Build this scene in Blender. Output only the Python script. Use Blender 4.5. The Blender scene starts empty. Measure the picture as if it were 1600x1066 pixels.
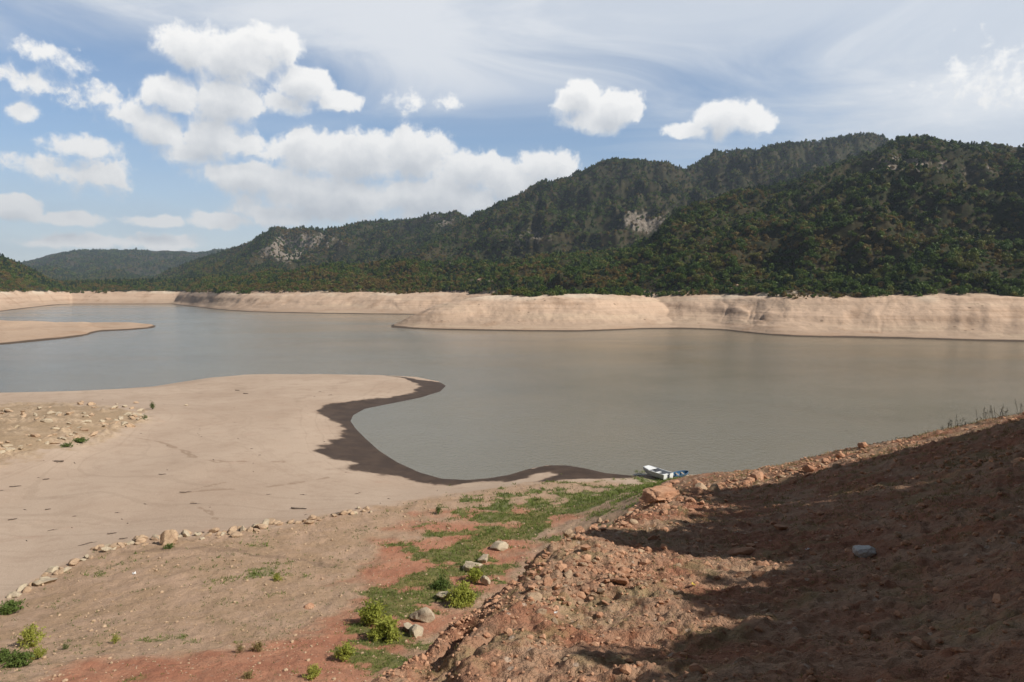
import bpy, bmesh, math, random
import numpy as np
random.seed(7)
RNG = np.random.default_rng(11)
C = bpy.context.scene.collection
sc = bpy.context.scene
R = math.radians

# ------------------------------------------------------------------ camera geometry
H, F, HY, CX, CY = 26.0, 1070.0, 453.0, 800.0, 533.0     # eye height over the water, focal length and horizon
PITCH = math.atan((CY - HY) / F)
CP, SP = math.cos(PITCH), math.sin(PITCH)
SUN_AZ, SUN_EL = R(112), R(41)                             # clockwise from +Y (view direction)
SUN_DIR = np.array([math.sin(SUN_AZ) * math.cos(SUN_EL), math.cos(SUN_AZ) * math.cos(SUN_EL), math.sin(SUN_EL)])

def ray(px, py):
    u = (px - CX) / F; v = (CY - py) / F
    return np.array([u, CP + v * SP, -SP + v * CP])
def gpt(px, py, z=0.0):
    d = ray(px, py); t = (z - H) / d[2]
    return np.array([d[0] * t, d[1] * t, z])
def dpt(px, py, Y):
    d = ray(px, py); t = Y / d[1]
    return np.array([d[0] * t, Y, H + d[2] * t])
def slope_of(py):
    v = (CY - py) / F
    return (-SP + v * CP) / (CP + v * SP)
def px_of(X, Y, z):
    dz = z - H
    dep = Y * CP - dz * SP
    up = Y * SP + dz * CP
    return CX + F * X / dep, CY - F * up / dep

# ------------------------------------------------------------------ noise
def _hash(ix, iy, seed):
    h = (ix.astype(np.int64) * 374761393 + iy.astype(np.int64) * 668265263 + seed * 982451653) & 0xFFFFFFFF
    h = ((h ^ (h >> 13)) * 1274126177) & 0xFFFFFFFF
    h = h ^ (h >> 16)
    return (h & 0xFFFF) / 65535.0
def vnoise(x, y, seed=0):
    x = np.asarray(x, float); y = np.asarray(y, float)
    ix = np.floor(x); iy = np.floor(y); fx = x - ix; fy = y - iy
    def g(a, b):
        an = _hash(ix + a, iy + b, seed) * 2 * math.pi
        return np.cos(an) * (fx - a) + np.sin(an) * (fy - b)
    ux = fx * fx * fx * (fx * (fx * 6 - 15) + 10); uy = fy * fy * fy * (fy * (fy * 6 - 15) + 10)
    a = g(0, 0) * (1 - ux) + g(1, 0) * ux
    b = g(0, 1) * (1 - ux) + g(1, 1) * ux
    return (a * (1 - uy) + b * uy) * 1.5
def fbm(x, y, seed=0, octv=4, gain=.5, lac=2.03):
    s = 0; a = 1.0
    for k in range(octv):
        s = s + a * vnoise(x, y, seed + k * 17); a *= gain; x = x * lac + 3.1; y = y * lac + 1.7
    return s
def sstep(a, b, x):
    t = np.clip((x - a) / (b - a), 0, 1)
    return t * t * (3 - 2 * t)

# ------------------------------------------------------------------ meshes and objects
def new_mesh(name, verts, faces, mat=None, smooth=False):
    verts = np.asarray(verts, np.float32); faces = np.asarray(faces, np.int32)
    me = bpy.data.meshes.new(name)
    n, k = faces.shape
    me.vertices.add(len(verts)); me.vertices.foreach_set('co', verts.ravel())
    me.loops.add(n * k); me.loops.foreach_set('vertex_index', faces.ravel())
    me.polygons.add(n); me.polygons.foreach_set('loop_start', np.arange(0, n * k, k, dtype=np.int32))
    try: me.polygons.foreach_set('loop_total', np.full(n, k, np.int32))
    except Exception: pass
    me.update(calc_edges=True)
    me.polygons.foreach_set('use_smooth', np.full(n, smooth, bool))
    if mat: me.materials.append(mat)
    return me
def link(name, me, parent=None, loc=None, rot=None, scale=None):
    o = bpy.data.objects.new(name, me); C.objects.link(o)
    if parent: o.parent = parent
    if loc is not None: o.location = [float(a) for a in loc]
    if rot is not None: o.rotation_euler = rot
    if scale is not None: o.scale = [float(a) for a in scale]
    return o
def tag(o, label=None, cat=None, group=None, kind=None):
    if label: o['label'] = label
    if cat: o['category'] = cat
    if group: o['group'] = group
    if kind: o['kind'] = kind
    return o
def attr_color(me, name, rgba):
    a = me.attributes.new(name, 'FLOAT_COLOR', 'POINT')
    a.data.foreach_set('color', np.asarray(rgba, np.float32).ravel())

# ------------------------------------------------------------------ node helper
class NT:
    def __init__(s, tree):
        s.t = tree; s.L = tree.links.new
    def n(s, kind, props=None, ins=None):
        nd = s.t.nodes.new(kind)
        for k, v in (props or {}).items(): setattr(nd, k, v)
        for k, v in (ins or {}).items(): s.set(nd.inputs[k], v)
        return nd
    def set(s, sock, v):
        if isinstance(v, bpy.types.NodeSocket): s.L(v, sock)
        else:
            try: sock.default_value = v
            except Exception:
                if isinstance(v, (tuple, list)) and len(v) == 3: sock.default_value = (*v, 1)
                else: raise
    def m(s, op, a, b=0.0, c=0.0, clamp=False):
        nd = s.t.nodes.new('ShaderNodeMath'); nd.operation = op; nd.use_clamp = clamp
        s.set(nd.inputs[0], a); s.set(nd.inputs[1], b)
        if op in ('MULTIPLY_ADD', 'SMOOTH_MAX', 'SMOOTH_MIN', 'WRAP', 'COMPARE'): s.set(nd.inputs[2], c)
        return nd.outputs[0]
    def vm(s, op, a, b=(0, 0, 0), out=0):
        nd = s.t.nodes.new('ShaderNodeVectorMath'); nd.operation = op
        s.set(nd.inputs[0], a)
        if op == 'SCALE': s.set(nd.inputs['Scale'], b)
        elif op not in ('LENGTH', 'NORMALIZE'): s.set(nd.inputs[1], b)
        return nd.outputs['Value'] if op in ('LENGTH', 'DOT_PRODUCT') else nd.outputs[0]
    def noise(s, vec, scale, detail=4, rough=.55, dist=0, out='Fac', dim='3D'):
        nd = s.n('ShaderNodeTexNoise', {'noise_dimensions': dim}, {'Scale': scale, 'Detail': detail, 'Roughness': rough, 'Distortion': dist})
        if vec is not None: s.L(vec, nd.inputs['Vector'])
        return nd.outputs[out]
    def voro(s, vec, scale, feature='F1', out='Distance', rnd=1.0):
        nd = s.n('ShaderNodeTexVoronoi', {'feature': feature}, {'Scale': scale, 'Randomness': rnd})
        if vec is not None: s.L(vec, nd.inputs['Vector'])
        return nd.outputs[out]
    def ss(s, x, a, b):                                    # smoothstep to 0..1
        nd = s.n('ShaderNodeMapRange', {'interpolation_type': 'SMOOTHSTEP', 'clamp': True}, {'From Min': a, 'From Max': b})
        s.set(nd.inputs['Value'], x); return nd.outputs['Result']
    def lin(s, x, a, b, c=0.0, d=1.0):
        nd = s.n('ShaderNodeMapRange', {'clamp': True}, {'From Min': a, 'From Max': b, 'To Min': c, 'To Max': d})
        s.set(nd.inputs['Value'], x); return nd.outputs['Result']
    def mix(s, f, a, b, mode='MIX'):
        nd = s.t.nodes.new('ShaderNodeMix'); nd.data_type = 'RGBA'; nd.blend_type = mode
        s.set(nd.inputs[0], f)
        for i, v in ((6, a), (7, b)):
            if isinstance(v, bpy.types.NodeSocket): s.L(v, nd.inputs[i])
            else: nd.inputs[i].default_value = (*v[:3], 1)
        return nd.outputs[2]
    def ramp(s, f, stops):
        nd = s.t.nodes.new('ShaderNodeValToRGB'); cr = nd.color_ramp
        while len(cr.elements) < len(stops): cr.elements.new(0.5)
        for e, (p, c) in zip(cr.elements, stops): e.position = p; e.color = (*c[:3], 1)
        s.set(nd.inputs[0], f); return nd.outputs[0]
def material(name):
    m = bpy.data.materials.new(name); m.use_nodes = True
    t = m.node_tree; t.nodes.clear()
    nt = NT(t)
    out = nt.n('ShaderNodeOutputMaterial')
    b = nt.n('ShaderNodeBsdfPrincipled')
    nt.L(b.outputs[0], out.inputs['Surface'])
    try: m.displacement_method = 'BUMP'
    except Exception: pass
    return m, nt, b, out
def bump(nt, b, h, strength, dist):
    nd = nt.n('ShaderNodeBump', None, {'Strength': strength, 'Distance': dist, 'Height': h})
    nt.L(nd.outputs[0], b.inputs['Normal'])

# ------------------------------------------------------------------ near land: heights from control points
def TH(X, Y): return np.arctan2(X, Y)
def ab(X, Y):
    r = np.sqrt(X * X + Y * Y)
    return 2.0 * np.arctan2(X, Y), np.log(np.maximum(r, .5))

ctrl = []                                                  # (X, Y, z)
def cz(*pts):
    for px, py, z in pts: ctrl.append(gpt(px, py, z))
def cd(*pts):
    for px, py, Y in pts: ctrl.append(dpt(px, py, Y))
def cw(*pts):
    for X, Y, z in pts: ctrl.append(np.array([X, Y, z], float))
# beach and spit
cz((300, 606, .9), (450, 606, 1.1), (560, 604, .8), (150, 628, 1.8), (0, 640, 2.2), (-250, 660, 3),
   (100, 650, 3.6), (50, 690, 3.9), (190, 650, 2.7), (235, 668, 1.8), (130, 718, 2.1), (0, 755, 2.7), (-250, 800, 4),
   (350, 650, 1.4), (440, 680, 1.2), (300, 720, 1.9), (150, 770, 2.5), (400, 745, 1.7), (500, 770, 1.8), (0, 850, 3.3), (200, 810, 2.7),
   (620, 770, 1.5), (700, 766, 1.1))
# the bank with the line of stones, and the field inside it
cz((0, 940, 4.8), (70, 905, 4.3), (160, 858, 3.8), (265, 836, 3.5), (400, 825, 3.2), (500, 808, 2.8), (560, 798, 2.6), (660, 783, 2.2), (760, 767, 1.6), (840, 756, 1.2))
cz((100, 970, 6.2), (300, 900, 5.0), (300, 975, 6.8), (500, 865, 4.0), (480, 950, 6.0), (150, 1066, 9.5), (350, 1066, 9.8), (500, 1066, 9.8), (300, 1025, 8.3),
   (600, 850, 3.6), (640, 815, 2.9), (-250, 1066, 10), (0, 1010, 7.5), (-300, 950, 6.5))
# swale
cz((575, 1050, 8.8), (600, 980, 6.9), (640, 930, 5.7), (690, 870, 4.3), (760, 820, 3.2), (850, 790, 2.5), (930, 770, 2.0))
cd((1000, 764, 76), (1050, 750, 71), (960, 760, 84))
# brow of the red slope
cd((560, 1110, 9), (600, 1060, 10.5), (700, 985, 13.5), (800, 914, 18), (835, 884, 20.5), (880, 860, 23.5), (955, 824, 30), (1015, 785, 38), (1100, 763, 46),
   (1200, 733, 55), (1300, 712, 55), (1400, 691, 50), (1500, 668, 43), (1600, 648, 36))
for px, py, Y, dr in [(600, 1060, 10.5, .9), (650, 1022, 12, .9), (700, 985, 13.5, .9), (750, 945, 15.5, .9), (800, 914, 18, 1.1), (835, 884, 20.5, 1.2), (880, 860, 23.5, 1.2), (955, 824, 30, 1.0)]:
    for k in (1.22, 1.55):
        q = dpt(px, py, Y * k); ctrl.append(np.array([q[0], q[1], q[2] - dr * (1 + (k - 1.2) * 3)]))
# the slope itself
cd((800, 1066, 8.8), (1200, 1066, 7.2), (1600, 1066, 5.6), (900, 960, 13.2), (1200, 900, 15.5), (1350, 862, 17), (1200, 832, 23), (1500, 800, 18.5), (1600, 900, 11.2),
   (1500, 720, 29), (1300, 762, 31), (1100, 805, 28), (1000, 850, 21), (1150, 780, 36), (1000, 1066, 8), (1400, 960, 11))
cw((0, .8, 24.3), (0, -6, 26), (0, 4, 22.9), (-3, 4, 22.0), (-6, 3, 20), (-12, 2, 17), (-30, -5, 13), (-60, -20, 11), (-12, 9, 14.5), (-20, 18, 11), (-5, 8, 19.6),
   (6, 2, 24.6), (12, -3, 27), (14, 6, 24.8), (26, 12, 25.5), (26, 22, 22.5), (45, 20, 31), (40, -10, 42), (60, 40, 27), (80, 20, 45), (0, -20, 34), (0, -60, 66), (-40, -50, 50), (50, -50, 72), (-90, -40, 36), (90, -30, 66), (0, -150, 120), (120, -120, 130), (-120, -120, 90), (150, 10, 60))  # unseen ground behind and to the right is raised to block sky light
cw((20, 66, 8), (27, 80, 1.5), (40, 72, 4.0), (36, 60, 11.5), (45, 80, 2.0), (55, 62, 9), (60, 90, 1.0), (90, 60, 12), (100, 100, 2))
ctrl = np.array(ctrl)
ca, cb = ab(ctrl[:, 0], ctrl[:, 1])
def tpsk(d2): return np.where(d2 > 1e-12, d2 * np.log(np.maximum(d2, 1e-12)), 0)
_n = len(ctrl)
_K = tpsk((ca[:, None] - ca[None]) ** 2 + (cb[:, None] - cb[None]) ** 2) + np.eye(_n) * 2e-3
_P = np.c_[np.ones(_n), ca, cb]
_A = np.block([[_K, _P], [_P.T, np.zeros((3, 3))]])
_w = np.linalg.solve(_A, np.r_[ctrl[:, 2], np.zeros(3)])
def tps(X, Y):
    a, b = ab(X, Y); sh = a.shape; a = a.ravel(); b = b.ravel(); out = np.empty_like(a)
    for i in range(0, len(a), 40000):
        aa = a[i:i + 40000]; bb = b[i:i + 40000]
        out[i:i + 40000] = tpsk((aa[:, None] - ca[None]) ** 2 + (bb[:, None] - cb[None]) ** 2) @ _w[:_n] + _w[_n] + _w[_n + 1] * aa + _w[_n + 2] * bb
    return out.reshape(sh)

def sdist(X, Y, poly):
    """signed distance to a polygon, positive inside"""
    X = np.asarray(X, float); Y = np.asarray(Y, float)
    d = np.full(X.shape, 1e18); ins = np.zeros(X.shape, bool)
    n = len(poly)
    for i in range(n):
        x0, y0 = poly[i]; x1, y1 = poly[(i + 1) % n]
        ex, ey = x1 - x0, y1 - y0; L2 = ex * ex + ey * ey + 1e-12
        t = np.clip(((X - x0) * ex + (Y - y0) * ey) / L2, 0, 1)
        d = np.minimum(d, (X - x0 - t * ex) ** 2 + (Y - y0 - t * ey) ** 2)
        c = ((y0 > Y) != (y1 > Y))
        xi = x0 + (Y - y0) * ex / (ey if abs(ey) > 1e-12 else 1e-12)
        ins ^= c & (X < xi)
    d = np.sqrt(d)
    return np.where(ins, d, -d)
shore_px = [(-700, 628), (-300, 624), (0, 618), (120, 612), (240, 604), (290, 596), (330, 590), (380, 586), (440, 585), (520, 585), (590, 586), (650, 589), (685, 596), (697, 603), (688, 612), (655, 622),
            (610, 631), (570, 639), (552, 649), (548, 658), (556, 670), (572, 686), (592, 704), (620, 722), (655, 738), (690, 748), (730, 750), (765, 747), (795, 742), (825, 733), (855, 727), (885, 727), (915, 732),
            (945, 739), (985, 743), (1020, 741)]
shore = [tuple(gpt(x, y, 0)[:2]) for x, y in shore_px]
shore += [(26, 95), (40, 92), (60, 95), (120, 105), (260, 130), (900, 200), (900, -400), (-900, -400), (-900, 120)]
def land(X, Y): return sdist(X, Y, shore)

def zbase(X, Y):
    sd = land(X, Y)
    t = tps(X, Y)
    w = sstep(0, 12, sd)
    zi = np.where(sd > 0, np.maximum(sd * .03 * (1 - w) + t * w, .03 * np.minimum(sd, 14)), np.maximum(sd * .06, -7))
    return zi, sd
AB = lambda pts: [ab(*p[:2]) for p in pts]
def hitz(px, py, rmin=2.0, rmax=400.0, fn=None):
    """where the ray through a pixel meets the near land"""
    d = ray(px, py); h = math.hypot(d[0], d[1])
    r = np.exp(np.linspace(math.log(rmin), math.log(rmax), 700))
    X = d[0] / h * r; Y = d[1] / h * r; Z = H + d[2] / h * r
    zg = zbase(X, Y)[0]
    below = np.nonzero(Z <= zg)[0]
    if not len(below): return np.array([X[-1], Y[-1], zg[-1]])
    i = below[0]
    if i == 0: return np.array([X[0], Y[0], zg[0]])
    a = Z[i - 1] - zg[i - 1]; b = zg[i] - Z[i]; t = a / (a + b + 1e-9)
    return np.array([X[i - 1] + t * (X[i] - X[i - 1]), Y[i - 1] + t * (Y[i] - Y[i - 1]), zg[i - 1] + t * (zg[i] - zg[i - 1])])
def apoly(pts, **k): return [tuple(float(v) for v in ab(*hitz(x, y, **k)[:2])) for x, y in pts]

# ground kinds, as outlines on the land
stone_line_px = [(-120, 1010), (-40, 965), (0, 945), (60, 908), (150, 860), (200, 848), (265, 838), (330, 834), (400, 826), (460, 815), (520, 804), (580, 795), (660, 780), (760, 765), (850, 752), (940, 752)]
P_mud = [tuple(gpt(x, y, .25)[:2]) for x, y in [(590, 583), (600, 587), (632, 594), (652, 604), (635, 614), (600, 620), (545, 627), (500, 637), (487, 646), (512, 658), (530, 670), (524, 684), (500, 697), (478, 712), (505, 722),
           (545, 728), (520, 741), (560, 742), (620, 750), (700, 759), (760, 752), (800, 745), (860, 720), (640, 640), (720, 600)]]
P_mud2 = [tuple(gpt(x, y, .3)[:2]) for x, y in [(790, 752), (815, 745), (835, 737), (858, 734), (872, 741), (855, 749), (835, 756), (860, 757), (905, 748), (930, 746), (985, 746), (1010, 738), (900, 715), (800, 735)]]
P_in = apoly([(x, y) for x, y in stone_line_px] + [(985, 757)], rmin=24) + [(1.2, 4.55), (2.6, 4.5), (2.6, .2), (-3.5, .2), (-3.5, 3.7)]
_brow = [dpt(x, y, Y * 1.75) for x, y, Y in [(575, 1095, 9), (600, 1060, 10.5), (650, 1022, 12), (700, 985, 13.5), (750, 945, 15.5), (800, 902, 18), (835, 868, 20.5), (875, 842, 23.5), (950, 808, 29), (1010, 785, 36), (1060, 770, 40)]]
P_slope = [tuple(float(v) for v in ab(q[0], q[1])) for q in _brow] + [(.62, 4.35), (.9, 4.5), (4, 4.5), (4, -1), (-3, -1), (-3, 2)]
P_red = apoly([(90, 1080), (110, 1048), (220, 1030), (350, 1015), (420, 1020), (480, 985), (560, 950), (560, 900), (600, 855), (680, 815), (740, 800), (850, 800), (900, 800), (860, 835), (800, 885), (745, 935), (695, 968), (640, 1015), (600, 1055), (560, 1085)], rmin=24)
P_red2 = apoly([(20, 1080), (100, 1046), (220, 1026), (350, 1012), (400, 1030), (440, 1080)], rmin=24)
P_grass = apoly([(560, 1062), (590, 1030), (560, 1000), (590, 940), (640, 905), (660, 870), (690, 835), (735, 815), (790, 795), (740, 790), (850, 772), (880, 768), (960, 765), (1020, 752), (1000, 776), (930, 795), (880, 815), (840, 835), (800, 850), (780, 880), (740, 915), (690, 960), (640, 1010), (600, 1050)], rmin=24)
P_grass2 = apoly([(960, 775), (985, 758), (1060, 745), (1150, 733), (1250, 716), (1330, 702), (1300, 715), (1200, 734), (1100, 755), (1030, 770)], rmin=30)
P_fld = apoly([(340, 905), (400, 880), (480, 878), (520, 895), (450, 908), (380, 915)], rmin=24)
P_out = apoly([(-60, 630), (60, 626), (170, 634), (240, 640), (235, 662), (190, 682), (120, 700), (60, 720), (0, 735), (-80, 750)], rmin=24)

GUL = [[tuple(hitz(x, y, rmax=40)[:2]) for x, y in pl] for pl in ([(612, 1075), (662, 1022), (705, 985), (735, 962)], [(655, 1075), (690, 1032), (722, 1005), (770, 975)], [(775, 925), (812, 905), (850, 872), (905, 850)], [(560, 1150), (640, 1060), (680, 1030)])]
def pdist(X, Y, pl):
    d = np.full(X.shape, 1e18)
    for (x0, y0), (x1, y1) in zip(pl[:-1], pl[1:]):
        ex, ey = x1 - x0, y1 - y0; t = np.clip(((X - x0) * ex + (Y - y0) * ey) / (ex * ex + ey * ey + 1e-9), 0, 1)
        d = np.minimum(d, (X - x0 - t * ex) ** 2 + (Y - y0 - t * ey) ** 2)
    return np.sqrt(d)
TRACKS = [([tuple(hitz(x, y, rmin=24)[:2]) for x, y in pl], w_) for pl, w_ in (([(205, 682), (250, 690), (285, 704), (310, 718), (345, 722), (400, 721), (440, 722)], .38), ([(280, 771), (330, 766), (390, 764), (450, 757), (510, 747)], .38), ([(300, 785), (325, 800), (350, 818)], .25),
          ([(290, 768), (360, 752), (370, 748)], .25), ([(300, 845), (400, 868), (470, 874), (520, 885)], .5), ([(200, 862), (300, 856), (380, 862)], .6))]
def masks(X, Y):
    a, b = ab(X, Y); m = {}
    n1 = fbm(X * .35, Y * .35, 3, 4); n2 = fbm(X * .08, Y * .08, 9, 4)
    m['slope'] = sstep(-.02, .03, sdist(a, b, P_slope) + n1 * .012)
    m['inner'] = sstep(-.03, .03, sdist(a, b, P_in) + n1 * .02) * (1 - m['slope'])
    wob = n2 * 1.5 + n1 * .9
    m['mud'] = np.maximum(sstep(-1.2, 1.8, sdist(X, Y, P_mud) + wob * .8 - .5), sstep(-.6, .6, sdist(X, Y, P_mud2) + wob * .4)) * (1 - m['slope'])
    nf = fbm(X * .22, Y * .22, 21, 5)
    m['red'] = np.clip(np.maximum(sstep(-.12, .10, sdist(a, b, P_red) + nf * .10), sstep(-.05, .05, sdist(a, b, P_red2) + nf * .03) * 1.0), 0, 1) * m['inner']
    ng = fbm(X * .30, Y * .30, 31, 5)
    m['grass'] = np.maximum.reduce([sstep(-.07, .07, sdist(a, b, P_grass) + ng * .17), sstep(-.02, .05, sdist(a, b, P_grass2) + ng * .04), sstep(-.02, .10, sdist(a, b, P_fld) + ng * .10) * .7,
                                    sstep(.55, .95, ng + .25 * n2) * m['inner'] * .6])
    m['grass'] = m['grass'] * (1 - m['slope'] * .9)
    tl = np.zeros_like(X)
    for pl, wd_ in TRACKS: tl = np.maximum(tl, np.exp(-((pdist(X, Y, pl) + n1 * .6) / wd_) ** 2))
    m['track'] = tl * (1 - m['slope'])
    m['outcrop'] = sstep(-.03, .06, sdist(a, b, P_out) + n1 * .03)
    m['rock'] = m['outcrop'] * sstep(-.05, .45, fbm(X * .10, Y * .22, 41, 5))
    return m

def ground_z(X, Y, m=None):
    z, sd = zbase(X, Y)
    if m is None: m = masks(X, Y)
    land_ = sstep(0, 6, sd)
    rough = fbm(X * .55, Y * .55, 51, 5)
    fine = fbm(X * 2.3, Y * 2.3, 61, 3)
    z = z + land_ * (m['slope'] * (rough * .13 + fine * .08 + np.maximum(fbm(X * 4.1, Y * 4.1, 63, 2), 0) * .07) + m['inner'] * (rough * .10 + fine * .025) + m['outcrop'] * (rough * .14) + m['rock'] * np.abs(fbm(X * .3, Y * .5, 43, 4)) * .8
                     + (1 - m['slope'] - m['inner']) * (fbm(X * .05, Y * .05, 71, 3) * .10 + fine * .006))
    wv_ = fbm(X * .9, Y * .9, 91, 3) * .18
    for pl in GUL: z = z - .45 * np.exp(-((pdist(X, Y, pl) + wv_) / .28) ** 2)
    return z
def gz(X, Y):
    return float(ground_z(np.array([X]), np.array([Y]))[0])

# ------------------------------------------------------------------ far land: banks and hills
def poly(pts, x):
    p = np.array(pts, float)
    return np.interp(x, p[:, 0], p[:, 1])
def polys(pts, x, w):
    return sum(poly(pts, x + o) for o in np.linspace(-w, w, 9)) / 9
def wl(pts):                                               # waterline (pixel) -> depth
    return [(x, gpt(x, y, 0)[1]) for x, y in pts]
BANK = wl([(-900, 467.4), (0, 467.4), (60, 467.6), (130, 468.2), (215, 470.4), (262, 475), (300, 479), (330, 483), (360, 486), (420, 488.5), (500, 490), (620, 491.5), (700, 492), (760, 495), (900, 505), (1060, 514), (1120, 515.5),
           (1150, 519), (1200, 523), (1250, 525.5), (1300, 527.5), (1400, 530), (1500, 532), (1600, 534), (1800, 537), (2600, 545)])
PROM_W = wl([(605, 511.5), (640, 514), (700, 516), (800, 517.5), (900, 518.5), (950, 517), (1000, 514.5), (1060, 514.5), (1120, 515.5)])
PROM_C = [(605, 511.5), (620, 506), (640, 496), (680, 479), (720, 469.5), (760, 463.5), (800, 460.5), (850, 459.5), (1000, 459), (1130, 460)]
ISL_W = wl([(-700, 548), (0, 539), (50, 534), (100, 529), (130, 525), (150, 518.5), (200, 516), (235, 513.5), (246, 511)])
ISL_C = [(-700, 500), (0, 501), (50, 502.5), (100, 504), (150, 503.5), (200, 503.5), (235, 507), (246, 511)]
LB_W = wl([(-900, 510), (-300, 496), (0, 487), (40, 482), (85, 477.3), (92, 476.6)])
LB_C = [(-900, 456), (0, 457.5), (20, 460.5), (50, 467), (85, 476.5), (92, 476.6)]

def far_z(X, Y, detail=True):
    x = CX + F * X / Y
    r = np.sqrt(X * X + Y * Y)
    nb = fbm(X * .011, Y * .011, 101, 4); ns = fbm(X * .035, Y * .035, 111, 4)
    kind = np.zeros(X.shape, np.int8)
    # main bare bank
    dw = np.where(x < 190, polys(BANK, x, 75) * sstep(190, 120, x) + polys(BANK, x, 26) * (1 - sstep(190, 120, x)), polys(BANK, x, 26)) + nb * 5 + ns * 2
    wd = poly([(-900, 200), (0, 200), (200, 150), (420, 90), (620, 80), (900, 80), (1130, 70), (1600, 62), (2600, 60)], x)
    wd = wd * 1.2
    t = (Y - dw) / wd
    shelf = sstep(1120, 1180, x) * sstep(.0, .45, t) * (1 - sstep(.55, .85, t))
    prof = np.where(t < 0, np.maximum(t * 18, -8), np.where(t < 1, 23 * (0.62 * t + .38 * t * t * (3 - 2 * t)), 23 + np.minimum((t - 1) * wd * .10, 22)))
    prof = prof + sstep(.05, .35, t) * (1 - sstep(1.2, 2.0, t)) * (nb * 2.4 + ns * .7)
    gul = np.abs(fbm(x * .022 + nb * .6, Y * .004, 131, 4))
    prof = prof - sstep(.06, .4, t) * (1 - sstep(.95, 1.25, t)) * np.exp(-(gul / .07) ** 2) * .8 * sstep(-.2, .5, fbm(x * .006, Y * .001, 135, 2))
    prof = prof + 2.4 * np.exp(-((t - .55) / .16) ** 2) * (fbm(x * .012, Y * .002, 133, 3))
    prof = prof + 4.2 * np.exp(-((x - 1215) / 55) ** 2 - ((t - .30) / .22) ** 2) - 1.3 * np.exp(-((x - 1132) / 18) ** 2 - ((t - .35) / .35) ** 2) + 3 * np.exp(-((x - 860) / 60) ** 2 - ((t - .5) / .3) ** 2)
    prof = prof - 4.0 * shelf
    win = sstep(.12, .3, t) * (1 - sstep(.8, .98, t))
    prof = prof + win * (1.1 * np.tanh((t - .55 + .22 * nb) / .035) + 1.0 * fbm(X * .03, Y * .03, 137, 4) - .8 * np.abs(fbm(X * .02, Y * .012, 139, 3)))
    z = prof
    def layer(z, foot, crest, zf, back, pw, amp, k, seed):
        df = poly(foot, x); dc = poly([(a, b) for a, b, c in crest], x)
        sl = np.array([slope_of(c) for a, b, c in crest]); s = np.interp(x, [a for a, b, c in crest], sl)
        zc = H + s * dc
        tt = (Y - df) / np.maximum(dc - df, 1)
        q = np.clip(tt, 0, 1)
        ridged = 1 - np.abs(fbm(X * k, Y * k, seed, 5)) * 1.6
        zz = np.where(tt < 1, zf + (zc - zf) * q ** pw, zc - (Y - dc) * back)
        zz = np.where(tt < 0, zf - (df - Y) * .6, zz)
        body = np.clip(4 * q * (1 - q), 0, 1) ** .6 * np.maximum(zc - zf, 0)
        zz = zz + body * amp * (ridged - .55) * np.where(tt < 1, 1, 0)
        return np.maximum(z, zz)
    ring = [(a, b + float(np.interp(a, [0, 200, 420, 900, 1130, 1600], [240, 180, 110, 97, 85, 76]))) for a, b in BANK]
    z = layer(z, [(-900, 3000), (450, 3000)], [(-900, 5200, 420), (-100, 5200, 417), (30, 5200, 413), (60, 5000, 405), (100, 5000, 394), (150, 5000, 391), (200, 5000, 392.5), (280, 5000, 393), (330, 5000, 394), (380, 5000, 391), (460, 5000, 402), (700, 5000, 420)], 24, .3, .8, .25, .0016, 201)
    z = layer(z, [(-200, 2350), (400, 2350)], [(-200, 3200, 430), (40, 3200, 424), (69, 3200, 419), (90, 3200, 418.5), (137, 3100, 431), (156, 2900, 428), (187, 2900, 424), (212, 2900, 433), (260, 2800, 436), (400, 2800, 430)], 24, .4, .8, .2, .003, 211)
    z = layer(z, [(-900, 2300), (150, 2300), (225, 2000), (300, 1500), (420, 1450), (900, 1300)], [(200, 2500, 444), (225, 2500, 440), (300, 2450, 412), (350, 2400, 396), (372, 2350, 389), (400, 2250, 373), (425, 2200, 361), (440, 2200, 357), (470, 2200, 359), (505, 2200, 363), (530, 2250, 358), (570, 2350, 350), (600, 2350, 348), (640, 2300, 347), (665, 2200, 342), (690, 2100, 335), (712, 2080, 333), (735, 2050, 345), (800, 2000, 370), (900, 2000, 420)], 24, .5, .95, .30, .0042, 221)
    z = layer(z, [(600, 1300), (760, 1050), (1000, 1000), (2600, 1000)], [(560, 1500, 440), (640, 1550, 396), (700, 1600, 362), (735, 1650, 343), (760, 1680, 330), (800, 1700, 312), (830, 1720, 294), (870, 1750, 282), (905, 1780, 274), (950, 1800, 255), (1000, 1800, 252), (1040, 1820, 255), (1062, 1850, 263), (1100, 1850, 247), (1150, 1850, 234), (1200, 1850, 230), (1260, 1850, 224), (1300, 1850, 219), (1340, 1850, 216), (1380, 1850, 224), (1450, 1850, 236), (1600, 1850, 250), (2600, 1850, 260)], 24, .5, .95, .30, .0048, 231)
    # wooded foothill and the near hill on the right
    z = layer(z, ring, [(-900, 2500, 449), (150, 2400, 448), (230, 1950, 443), (300, 1600, 437), (400, 1300, 429), (500, 1150, 417), (560, 1100, 413), (640, 1050, 409), (700, 1000, 412), (740, 980, 415), (800, 950, 408), (850, 950, 402), (900, 950, 398), (1000, 950, 395), (1100, 950, 400), (2600, 950, 400)], 23.5, .25, .8, .30, .007, 241)
    z = layer(z, ring, [(700, 560, 452), (850, 640, 432), (900, 680, 418), (960, 760, 397), (1010, 830, 376), (1022, 845, 365), (1050, 880, 331), (1080, 900, 321), (1130, 940, 306), (1200, 1000, 298), (1250, 1050, 283), (1300, 1090, 263), (1345, 1110, 244), (1400, 1130, 229), (1450, 1130, 230), (1500, 1120, 234), (1550, 1110, 238), (1600, 1100, 242), (1800, 1050, 240), (2600, 900, 260)], 23.5, .35, .86, .26, .007, 251)
    # left hill with its own bare bank
    lw = poly(LB_W, x) + nb * 4
    tl = (Y - lw) / 110.
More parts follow.
